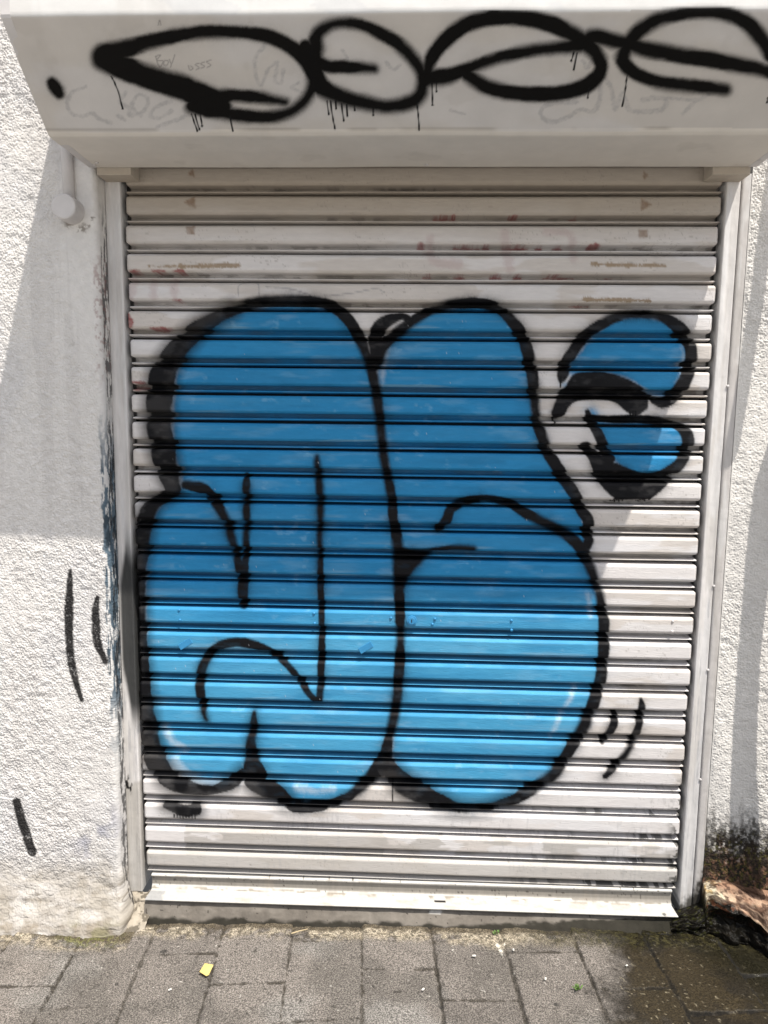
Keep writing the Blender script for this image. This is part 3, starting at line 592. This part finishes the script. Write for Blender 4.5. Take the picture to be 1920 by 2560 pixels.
# reveal: old dark blue overspray, a little red higher up
ac = al[len(s_front)]                                        # where the rounded corner starts
af = A_.ravel()-ac
rev = sstep(-.002, .004, af+.012*(fbm(af*90, zf*60, 21, 4)-.5))
scratch = fbm(af*160, zf*22, 23, 5)
bl_a = rev*sstep(830, 1010, fy+120*(fbm(af*3, zf*14, 22)-.5))*sstep(1680, 1470, fy+80*(fbm(af*9, zf*18, 26)-.5))*sstep(.60, .50, scratch-.05*sstep(950, 1150, fy)+.10*sstep(1400, 1560, fy))
cw = mix(cw, np.array([.028, .085, .135]), bl_a*.88)
cw = mix(cw, np.array([.02, .02, .022]), sstep(.022, .030, af)*sstep(.47, .56, fbm(af*120, zf*30, 24, 4))*sstep(420, 520, fy)*.8)
cw = mix(cw, np.array([.02, .025, .03]), bl_a*sstep(.50, .60, fbm(af*60, zf*18, 27, 4))*.6)
cw = mix(cw, np.array([.28, .13, .12]), rev*sstep(.55, .66, fbm(af*130, zf*90, 25, 4))*sstep(520, 600, fy)*sstep(860, 760, fy)*.5)
wob = (fbm(fx/7, fy/7, 3)-.5)*7+(vnoise(fx/2, fy/2, 9)-.5)*2.5
Dk = np.full(N, 1e3)
for p in ([(152, 1234, 4), (149, 1306, 8.5), (149, 1381, 8), (157, 1446, 7.5), (177, 1510, 4)], [(210, 1291, 4), (206, 1321, 7.5), (210, 1386, 8), (228, 1430, 5)], [(37, 1732, 8), (50, 1779, 9), (71, 1838, 9)]): stroke(Dk, fx, fy, p)
ka = sstep(2.4, -2.4, Dk-1.0+wob*.5)*(1-.55*sstep(-.0006, -.0022, (Hh-(fbm(A_*5, Zw*4, 7)-.5)*.010).ravel()))
cw = mix(cw, np.array([.012, .011, .011]), ka*.97)
grid_mesh('stucco_wall', np.stack([PXw, PYw, Zw], -1), M_STUC, facade, cw)

# right part, flush with the rail: a smooth trim strip and then the rough stucco
YR = -.0095
xs_ = np.arange(.8725, 1.16, .0018); zz_ = np.arange(.60, -2.12, -.0018)
PX, Zw = np.meshgrid(xs_, zz_)
edge0 = sstep(.872, .880, PX)
low = sstep(-1.84, -1.96, Zw+.08*(fbm(PX*8, Zw*8, 4)-.5))
Hh = stucco_h(PX, Zw, 13)*.0034*(1-.3*low)*(.70+.5*sstep(.30, .68, fbm(PX*4.5, Zw*3.5, 42, 4)))+(fbm(PX*5, Zw*4, 17)-.5)*.008*edge0+low*(fbm(PX*25, Zw*25, 8, 4)-.5)*.008
PYw = YR-Hh*edge0-.001
xf, zf = PX.ravel(), Zw.ravel(); N = xf.size
cw = np.tile(np.array([.80, .77, .73]), (N, 1))
cw = mix(cw, np.array([.62, .60, .58]), sstep(.52, .66, fbm(xf*6, zf*4, 31, 4))*.35)
f1 = fbm(xf*150, zf*115, 33, 4); f2 = fbm(xf*26, zf*16, 34, 4)
mould = sstep(-1.66, -1.90, zf+.20*(f2-.5)+.04*(xf-.9)*4)
cw = mix(cw, np.array([.14, .10, .07]), mould*.55*sstep(.35, .6, f2))
strk = fbm(xf*70, zf*14, 37, 4)
cw = mix(cw, np.array([.055, .045, .035]), sstep(.50, .62, strk)*sstep(-1.60, -1.88, zf+.10*(f2-.5))*.6)
cw = mix(cw, np.array([.018, .016, .012]), sstep(.68, .36, f1+.2-.42*mould)*sstep(-1.68, -1.86, zf+.14*(f2-.5)))
cw = mix(cw, np.array([.20, .10, .058]), sstep(-1.82, -1.90, zf+.08*(f2-.5))*sstep(.44, .58, f1)*.8)
cw = mix(cw, np.array([.03, .022, .016]), sstep(-1.74, -1.86, zf+.12*(f2-.5))*sstep(.46, .58, fbm(xf*45, zf*30, 38, 4))*.8)
cw = mix(cw, np.array([.10, .09, .02]), sstep(.58, .66, fbm(xf*120, zf*120, 36, 4))*sstep(-1.74, -1.84, zf)*.45)
grid_mesh('stucco_wall', np.stack([PX, PYw, Zw], -1), M_STUC, facade, cw)
n = 1000; zt = np.linspace(.05, -2.09, n)
xs2 = np.array([.8482, .8484, .8490, .853, .858, .863, .868, .8728, .8735]); ys2 = np.array([.03, -.004, -.0075, -.0090, -.0092, -.0092, -.0092, -.0090, -.004])
Xr = np.repeat(xs2[None], n, 0); Zr = np.repeat(zt[:, None], len(xs2), 1); Yr = np.repeat(ys2[None], n, 0)+(fbm(Zr*40, Xr*60, 5)-.5)*.0014
Xr = Xr+(fbm(Zr*7, 0*Xr, 6)-.5)*.0012
xf, zf = Xr.ravel(), Zr.ravel()
ct = np.tile(np.array([.60, .57, .55]), (xf.size, 1))
ct = mix(ct, np.array([.50, .47, .44]), sstep(.48, .62, fbm(xf*40, zf*3, 14, 4))*.5)
ct = mix(ct, np.array([.75, .74, .73]), sstep(.54, .62, fbm(xf*50, zf*5, 24, 4))*.5)
ct = mix(ct, np.array([.03, .026, .02]), sstep(-1.88, -1.95, zf+.09*(fbm(xf*140, zf*70, 64, 4)-.5)+3.0*(.872-xf))*.96)
grid_mesh('trim_strip', np.stack([Xr, Yr, Zr], -1), M_RAIL, facade, ct)
# the rest of the building beyond the picture
bm = bmesh.new(); box(bm, -4.5, -1.298, YL+.002, .30, -2.4, 3.2); bm_obj('wall_body', bm, M_PLAINW, facade)
bm = bmesh.new(); box(bm, 1.158, 4.5, YR+.002, .30, -2.4, 3.2); bm_obj('wall_body', bm, M_PLAINW, facade)
bm = bmesh.new(); box(bm, -1.318, 1.158, YL+.03, .30, .598, 3.2); bm_obj('wall_body', bm, M_PLAINW, facade)
bm = bmesh.new(); box(bm, -1.318, -.87, -.03, .30, -2.4, .597); bm_obj('wall_body', bm, M_PLAINW, facade)
bm = bmesh.new(); box(bm, .885, 1.158, .0, .30, -2.4, .597); bm_obj('wall_body', bm, M_PLAINW, facade)

# ================================================================== CONDUIT WITH ROUND JUNCTION
cond = thing('wall_conduit', 'white painted vertical conduit ending in a round junction cap, left under the housing', 'pipe', (0, 0, 0))
bm = bmesh.new(); tube(bm, [(-.928, YL-.010, .585), (-.927, YL-.010, .3), (-.924, YL-.010, .1), (-.921, YL-.010, -.06)], .0145, 24); bm_obj('pipe', bm, M_PIPE, cond, True)
bm = bmesh.new()
tube(bm, [(-.919, YL+.012, -.062), (-.919, YL-.048, -.062), (-.919, YL-.0515, -.062), (-.919, YL-.053, -.062)], [.0335, .0325, .0312, .028], 36)
bm_obj('junction_cap', bm, M_PIPE, cond, False)

# ================================================================== GROUND
GN = np.array([-.021, .035, 1.0]); GP = np.array([0, -.06, -2.093])
def gz(x, y): return GP[2]-(GN[0]*(x-GP[0])+GN[1]*(y-GP[1]))/GN[2]
ux = np.array([.9975, .070]); vx = np.array([.070, -.9975])
Xg, Yg = np.meshgrid(np.concatenate([np.arange(-3.2, -1.32, .009), np.arange(-1.32, 1.25, .0036), np.arange(1.25, 3.2, .009)]), np.concatenate([np.arange(.03, -.60, -.0034), np.arange(-.60, -2.2, -.008)]))
ug = Xg*ux[0]+Yg*ux[1]; vg = Xg*vx[0]+Yg*vx[1]
jw = (fbm(Xg*22, Yg*22, 3, 3)-.5)*.008+(fbm(Xg*75, Yg*75, 5, 2)-.5)*.009
w = .2045; u0 = .0675
ci = np.floor((ug-u0)/w).astype(int); du = np.minimum((ug-u0)-ci*w, w-((ug-u0)-ci*w))
voff = {-6: .25, -5: .33, -4: .14, -3: .265, -2: .40, -1: .225, 0: .345, 1: .175, 2: .325, 3: .415, 4: .29, 5: .2}
VO = np.vectorize(lambda i: voff.get(int(i), (i*.137) % .3))(np.clip(ci+0, -20, 20))
dv_ = np.mod(vg-VO+.15, .30)-.15; dv = np.abs(dv_)
mort = .55+.45*sstep(.35, .6, fbm(Xg*7, Yg*7, 55))
jd = np.minimum(du+jw, dv*1.0+jw+.002*(1-mort))
joint = sstep(.0046, .0016, jd)
tid = ci*17+np.floor((vg-VO)/.30).astype(int)*31
th = ((np.sin(tid*12.9898)*43758.5453) % 1.0)
Zg = gz(Xg, Yg)-joint*.0036*(1-.45*sstep(.5, .65, Xg))+(fbm(Xg*9, Yg*9, 8)-.5)*.003+(th-.5)*.0055+(((th*7.3) % 1)-.5)*.02*(((ug-u0)/w) % 1-.5)+(vnoise(Xg*160, Yg*160, 9)-.5)*.0012
xf, yf = Xg.ravel(), Yg.ravel(); N = xf.size
cg = np.tile(np.array([.164, .146, .130]), (N, 1))*(.84+.32*th.ravel())[:, None]
cg = mix(cg, np.array([.21, .20, .185]), sstep(.5, .68, fbm(xf*4, yf*4, 61, 4))*.6)
cg = mix(cg, np.array([.09, .082, .072]), sstep(.54, .7, fbm(xf*7, yf*7, 62, 4))*.45)
cg = mix(cg, np.array([.03, .027, .022]), (vnoise(xf*70, yf*70, 63) > .965)*.7)
cg = mix(cg, np.array([.42, .40, .36]), (vnoise(xf*130, yf*130, 64) > .97)*.6)
jm = joint.ravel()*(.45+.55*mort.ravel())
cg = mix(cg, np.array([.040, .034, .026]), jm*.88)
# sandy mortar along the threshold and the wall
wl = np.where(xf < -.80, -.135+.03*np.clip((-.80-xf)/.4, 0, 1), -.062)
sd_ = wl-yf
nn = fbm(xf*26, yf*26, 71, 4)
sand = sstep(.075, .030, sd_+.06*(nn-.5)+.03*(fbm(xf*5, yf*5, 72)-.5)*2)
dryx = sstep(.70, .45, xf)
cg = mix(cg, np.array([.27, .23, .17]), sand*sstep(.36, .52, nn)*(.35+.65*dryx)*.9)
cg = mix(cg, np.array([.42, .37, .285]), sand*sstep(.50, .60, fbm(xf*150, yf*150, 73, 4))*sstep(.4, .6, nn)*dryx*.8)
cg = mix(cg, np.array([.06, .05, .035]), sand*sstep(.54, .62, fbm(xf*120, yf*120, 77, 4))*.7)
cg = mix(cg, np.array([.07, .055, .035]), sstep(.02, .004, sd_+.02*(nn-.5))*.8)
cg = mix(cg, np.array([.15, .15, .045]), sstep(.035, .010, sd_+.04*(nn-.5))*sstep(.14, .03, np.abs(xf+.93))*sstep(.42, .58, fbm(xf*120, yf*120, 78, 3))*.6)
Zg = Zg-.004+(sand*.008*(nn-.3)).reshape(Xg.shape)
# plaster blots
for bx, by, br_ in ((.262, -.12, .012), (.268, -.14, .010), (.281, -.115, .008)):
    cg = mix(cg, np.array([.66, .62, .53]), sstep(br_, br_*.5, np.hypot((xf-bx)*1.5, yf-by)+.006*(nn-.5))*.9)
# dark spots of chewing gum
for bx, by, br_ in ((-.69, -.175, .012), (-.77, -.31, .008), (.385, -.345, .009), (.09, -.36, .007), (-.40, -.40, .006)):
    cg = mix(cg, np.array([.035, .033, .03]), sstep(br_, br_*.6, np.hypot(xf-bx, yf-by)+.006*(nn-.5))*.8)
# water
wet = sstep(.47, .68, xf+.06*(yf+.2)*-1+.30*(fbm(xf*6, yf*6, 81, 5, .6)-.5)+.10*(fbm(xf*60, yf*60, 85, 3)-.5)-.05*jm)
wet2 = sstep(.74, .92, xf+.45*(yf+.12)+.10*(fbm(xf*6, yf*6, 82)-.5))
edge_w = sstep(.085, .03, sd_+.03*(nn-.5))*sstep(.25, .55, xf)
cg = cg*(1-.86*wet[:, None])
cg = mix(cg, np.array([.020, .015, .008]), wet*.6)
cg = mix(cg, np.array([.040, .030, .015]), wet*sstep(.45, .62, fbm(xf*9, yf*9, 87, 4))*.6)
cg = mix(cg, np.array([.30, .26, .18]), wet*(vnoise(xf*150, yf*150, 88) > .925)*.5)  # bright specks painted in for glints on the wet paving
cg = mix(cg, np.array([.012, .011, .006]), np.maximum(wet2*.9, edge_w*.75))
cg = mix(cg, np.array([.05, .044, .018]), edge_w*sstep(.52, .62, fbm(xf*130, yf*130, 83, 4))*.7)
cg = mix(cg, np.array([.005, .004, .003]), jm*wet*.9)
glo = .92-.60*wet*(1-np.clip(jm*1.6, 0, 1))-.10*np.maximum(wet2, edge_w)*sstep(.4, .6, fbm(xf*20, yf*20, 84))
pav = grid_mesh('pavement', np.stack([Xg, Yg, Zg], -1), M_PAVE, None, cg, glo); pav['kind'] = 'structure'
def sheet(name, x0, x1, y0, y1, dz, mat):
    bm = bmesh.new(); vs = [bm.verts.new((a, b, gz(a*0, b*0)-.0+dz if abs(a) > 20 else gz(a, b)+dz)) for a, b in ((x0, y0), (x1, y0), (x1, y1), (x0, y1))]
    bm.faces.new(vs); o = bm_obj(name, bm, mat); o['kind'] = 'structure'; return o
sheet('street', -18, 18, -14, .3, -.016, M_STREET)
bm = bmesh.new(); vs = [bm.verts.new((a, b, -3.0)) for a, b in ((-400, -400), (400, -400), (400, 400), (-400, 400))]; bm.faces.new(vs)
o = bm_obj('ground', bm, M_STREET); o['kind'] = 'structure'

# ================================================================== THRESHOLD
u = np.linspace(-.797, .835, 520); v = np.linspace(0, 1, 40)
U, V = np.meshgrid(u, v)
top = np.array([[.015, -2.0505], [-.024, -2.0505], [-.030, -2.055]])
yy = np.interp(V, [0, .25, .32, 1], [.015, -.022, -.029, -.060]); zg_ = gz(U, yy)-.012
zz = np.where(V < .25, -2.0515, np.where(V < .32, -2.0515-(V-.25)/.07*.005, -2.0565+(zg_+2.0565)*(V-.32)/.68))
nz = (fbm(U*18, V*2, 4, 4)-.5)
yy = yy-nz*.006*(V > .2); yy[:, 0] += .0; 
xx = U+.006*V*(U < -.79)
xf, vf = xx.ravel(), V.ravel()
cs = np.tile(np.array([.17, .15, .128]), (xf.size, 1))
cs = mix(cs, np.array([.24, .215, .185]), sstep(.45, .62, fbm(xf*12, vf*3, 5, 4))*.6)
cs = mix(cs, np.array([.02, .018, .012]), sstep(.70, .82, vf+.25*(fbm(xf*30, vf*4, 6, 4)-.5)+.42*sstep(.1, .8, xf))*.92)
cs = mix(cs, np.array([.03, .025, .02]), (vnoise(xf*140, vf*14, 7) > .94)*.8)
cs = mix(cs, np.array([.02, .018, .012]), sstep(.64, .76, xf+.08*(fbm(xf*30, vf*5, 8)-.5))*.9)
cs = mix(cs, np.array([.62, .6, .56]), sstep(.022, .014, np.abs(xf-.088)+.02*(fbm(xf*60, vf*9, 9)-.5))*(vf > .3)*(vf < .43)*.8)
sill = grid_mesh('door_threshold', np.stack([xx, yy, zz], -1), M_CONC, None, cs)
tag(sill, 'low grey concrete threshold under the shutter flange, mouldy black towards its right end', 'threshold')
# mortar lump between threshold and left wall
U, V = np.meshgrid(np.linspace(-.868, -.775, 50), np.linspace(0, 1, 50))
yy = np.interp(V, [0, .15, .5, 1], [.005, -.018, -.040, -.105]); zz = np.interp(V, [0, .15, .5, 1], [-2.046, -2.052, -2.085, -2.112])
yy = yy-(fbm(U*50, V*6, 3, 4)-.5)*.022; zz = zz+(fbm(U*40, V*7, 5, 4)-.5)*.010
cs = np.tile(np.array([.42, .37, .30]), (U.size, 1)); cs = mix(cs, np.array([.09, .075, .055]), sstep(.5, .62, fbm(U*60, V*9, 8, 4)).ravel()*.8)
o = grid_mesh('mortar_lump', np.stack([U, yy, zz], -1), M_CONC, None, cs); tag(o, 'crumbling sandy mortar lump filling the corner between left wall and threshold', 'mortar')

# ================================================================== BROKEN FOOTING (right)
u = np.concatenate([np.linspace(.775, .868, 50)[:-1], np.linspace(.868, .8725, 6)[:-1], np.linspace(.8725, 1.12, 150)[:-1], np.linspace(1.12, 1.45, 60)]); v = np.linspace(0, 1, 150); U, V = np.meshgrid(u, v)
# height of the top edge above the paving, distance of the broken lip and of the foot from the wall
hgt = np.interp(u, [.775, .80, .84, .8675, .8725, .89, .94, 1.0, 1.1, 1.45], [.03, .045, .06, .075, .140, .148, .146, .125, .11, .11])
lip = np.interp(u, [.775, .80, .8675, .8725, .90, .94, 1.0, 1.1, 1.45], [.028, .034, .040, .042, .055, .078, .115, .135, .135])
drop = np.interp(u, [.775, .8675, .8725, .90, .94, 1.0, 1.1, 1.45], [.75, .75, .56, .60, .62, .62, .62, .62])
HG, LP, DR_ = (np.repeat(q[None], len(v), 0) for q in (hgt, lip, drop))
rdg = lambda q: .5-np.abs(2*q-1)
nb = fbm(U*15, V*4, 3, 4)-.5+.7*rdg(fbm(U*18, V*5, 23, 3)); wf1, wv1 = worley(U*42, V*9, 5); nf = (wv1-.5)*.8*sstep(.75, .3, wf1)+(fbm(U*60, V*14, 6, 3)-.5); lipn = (fbm(U*26, U*0, 7, 3)-.5)
tv = np.clip(V/.45, 0, 1); bv = np.clip((V-.45)/.55, 0, 1)
w_in = sstep(0, .12, V)
Yf = -.008-LP*tv**.75*(1+.8*lipn*tv)-.016*bv**.7*(1+.8*nb)-w_in*(nb*.012+nf*.010*(.4+bv))
gF = gz(U, -.06)-.012
Zf = gF+HG*(1-(1-DR_)*tv**1.4)*(1-bv)+w_in*(nb*.016+nf*.020*(.4+bv))*(1-bv*.5)
# hollow broken out under the lip
Yf += .022*np.sin(np.pi*np.clip(bv*1.5, 0, 1))*(bv > 0)*sstep(.872, .90, U)
xf, vf = U.ravel(), V.ravel(); nbf = nb.ravel(); nff = nf.ravel()
q1 = fbm(xf*60, vf*18, 7, 4); q2 = fbm(xf*28, vf*9, 9, 4)
cf = np.tile(np.array([.34, .205, .135]), (xf.size, 1))
cf = mix(cf, np.array([.60, .45, .32]), sstep(.38, .66, q2)*.75*sstep(.10, .2, vf))
cf = mix(cf, np.array([.62, .55, .40]), sstep(.915, .890, xf+.06*nff)*sstep(.868, .872, xf)*sstep(.48, .40, vf)*.9)
cf = mix(cf, np.array([.45, .28, .08]), sstep(.54, .6, q1)*sstep(.915, .890, xf)*.6)
cf = mix(cf, np.array([.05, .022, .015]), sstep(.52, .62, fbm(xf*95, vf*26, 15, 4))*.75)
cf = mix(cf, np.array([.06, .035, .025]), sstep(.46, .64, fbm(xf*20, vf*12, 16, 5))*.8)
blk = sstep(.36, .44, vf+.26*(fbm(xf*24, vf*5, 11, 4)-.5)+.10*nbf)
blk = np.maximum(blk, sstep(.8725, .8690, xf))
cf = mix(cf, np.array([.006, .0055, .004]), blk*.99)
cf = mix(cf, np.array([.16, .06, .03]), blk*sstep(.60, .64, q1)*sstep(.66, .40, vf)*.55*(xf > .872))
cf = mix(cf, np.array([.05, .05, .015]), blk*sstep(.60, .66, fbm(xf*110, vf*30, 13, 3))*.6*(xf < .90))
glo = np.where(blk > .5, .42, .5)-.22*sstep(.55, .62, fbm(xf*30, vf*9, 14))
foot = grid_mesh('wall_footing', np.stack([U, Yf, Zf], -1), M_FOOT, None, cf, glo)
tag(foot, 'broken reddish plaster footing at the right wall base, black and wet below', 'footing')

# ================================================================== UNSEEN PIPE added outside the frame to throw shadow bands on the right wall
SX, SZ = .74, 2.8
def lift(x, z, d): return (x+SX*d, YR-d, z+SZ*d)
dp = thing('shadow_pipe', 'unseen white pipe added outside the frame to cast shadow bands on the right wall', 'pipe', (0, 0, 0))
bm = bmesh.new()
pth = [lift(1.30, -.52, .13), lift(1.12, -.56, .13), lift(1.04, -.60, .13), lift(.995, -.67, .13), lift(.970, -.76, .13), lift(.962, -.90, .13), lift(.958, -1.3, .13), lift(.966, -1.6, .13), lift(.985, -1.9, .13), lift(1.0, -2.02, .13)]
tube(bm, pth, [.034]*4+[.032, .029, .026, .028, .033, .034], 24); bm_obj('pipe', bm, M_PIPE, dp, True)  # added pipe outside the frame, casts shadow bands on the right wall
bm = bmesh.new()
tube(bm, [lift(.957, .45, .10), lift(.930, .10, .125), lift(.905, -.25, .15), lift(.885, -.52, .17), lift(.868, -.68, .18)], .017, 16); bm_obj('shadow_rod', bm, M_PIPE, dp, True)  # slanted rod added to cast the upper shadow strip

# ================================================================== SMALL THINGS ON THE PAVING
def ground_pt(x, y, h=0): return Vector((x, y, gz(x, y)+h))
bm = bmesh.new()
cs_ = [(-.5545, -.2332), (-.5284, -.2415), (-.5316, -.2757), (-.537, -.2815), (-.5589, -.2692)]
A = [bm.verts.new(ground_pt(a, b, .0065+.002*math.sin(i*2))) for i, (a, b) in enumerate(cs_)]; B = [bm.verts.new(v.co+Vector((0, 0, -.0008))) for v in A]
bm.faces.new(A); bm.faces.new(B[::-1])
for i in range(len(A)): bm.faces.new((A[i], A[(i+1) % len(A)], B[(i+1) % len(A)], B[i]))
o = bm_obj('paper_slip', bm, M_YEL); tag(o, 'small yellow paper slip lying flat on the grey paving', 'paper')
for x0, y0, a, L, lab in ((.189, -.178, .1, .010, 'white oblong scrap on the paving, nearest the pale plaster blots'), (.372, -.262, 1.3, .009, 'white scrap on the paving left of the green weed'), (.302, -.150, 1.5, .008, 'white scrap lying closest to the threshold, right of the blots'), (.602, -.205, .6, .007, 'white scrap on the wet dark paving at right'), (.045, -.31, .9, .009, 'thin white scrap near the middle of the paving'), (-.62, -.33, .7, .009, 'white scrap on the paving left of the yellow slip')):
    bm = bmesh.new(); box(bm, -L/2, L/2, -L*.27, L*.27, 0, .0022, .0006)
    bmesh.ops.rotate(bm, verts=bm.verts, cent=(0, 0, 0), matrix=Matrix.Rotation(a, 3, 'Z'))
    bmesh.ops.translate(bm, verts=bm.verts, vec=ground_pt(x0, y0, .0018)); o = bm_obj('litter_scrap', bm, M_SCRAP); tag(o, lab, 'litter', 'white litter scraps on the paving')
for x0, y0, n, L, lab in ((.452, -.292, 26, .013, 'small green weed growing in a paving joint'), (.262, -.078, 14, .011, 'tiny green sprout at the foot of the threshold')):
    bm = bmesh.new()
    for i in range(n):
        a = random.random()*6.283; e = random.uniform(.3, 1.2); l = L*random.uniform(.6, 1.2); o_ = ground_pt(x0+random.uniform(-.008, .008), y0+random.uniform(-.004, .004), -.001)
        d = Vector((math.cos(a)*math.cos(e), math.sin(a)*math.cos(e), math.sin(e))); s_ = d.cross(Vector((0, 0, 1))).normalized()*l*.22
        bm.faces.new([bm.verts.new(o_), bm.verts.new(o_+d*l*.55+s_), bm.verts.new(o_+d*l+Vector((0, 0, -.001))), bm.verts.new(o_+d*l*.55-s_)])
    o = bm_obj('weed', bm, M_LEAF); tag(o, lab, 'weed')
bm = bmesh.new(); tube(bm, [ground_pt(-.335, -.108, .010), ground_pt(-.315, -.100, .012), ground_pt(-.29, -.088, .011)], [.002, .0016, .0008], 7)
o = bm_obj('twig', bm, M_TWIG); tag(o, 'dry pale twig lying along the sandy edge of the paving', 'twig')

# ================================================================== LIGHT, SKY, CAMERA
sv = Vector((.74, -1, 2.8)).normalized()
ld = bpy.data.lights.new('sun', 'SUN'); ld.energy = 3.7; ld.angle = math.radians(.5); ld.color = (1, .95, .87)
lo = bpy.data.objects.new('sun', ld); COL.objects.link(lo); lo.rotation_euler = sv.to_track_quat('Z', 'Y').to_euler(); lo.location = (3, -5, 12)
w_ = bpy.data.worlds.new('World'); sc.world = w_; w_.use_nodes = True
nt = w_.node_tree; sky = nt.nodes.new('ShaderNodeTexSky'); sky.sky_type = 'NISHITA'; sky.sun_disc = False
sky.sun_elevation = math.asin(sv.z); sky.sun_rotation = math.atan2(sv.x, sv.y); sky.dust_density = 2.5
hs = nt.nodes.new('ShaderNodeHueSaturation'); hs.inputs['Saturation'].default_value = .45      # hazy, whitish summer sky
nt.links.new(sky.outputs['Color'], hs.inputs['Color']); nt.links.new(hs.outputs['Color'], nt.nodes['Background'].inputs['Color']); nt.nodes['Background'].inputs['Strength'].default_value = .112
cd = bpy.data.cameras.new('camera'); co = bpy.data.objects.new('camera', cd); COL.objects.link(co)
cd.sensor_fit = 'VERTICAL'; cd.sensor_height = 36; cd.sensor_width = 27; cd.lens = FPX/2560*36; cd.clip_start = .05; cd.clip_end = 2000
m = Matrix.Identity(4)
for i in range(3):
    m[i][0] = AR[i]; m[i][1] = AU[i]; m[i][2] = -AF[i]; m[i][3] = CAM[i]+(G if i == 2 else 0)
co.matrix_world = m; sc.camera = co
vs = sc.view_settings; vs.view_transform = 'Standard'; vs.look = 'None'; vs.gamma = 1; vs.use_curve_mapping = False; vs.exposure = 0.75
sc.cycles.max_bounces = 8; sc.cycles.diffuse_bounces = 5
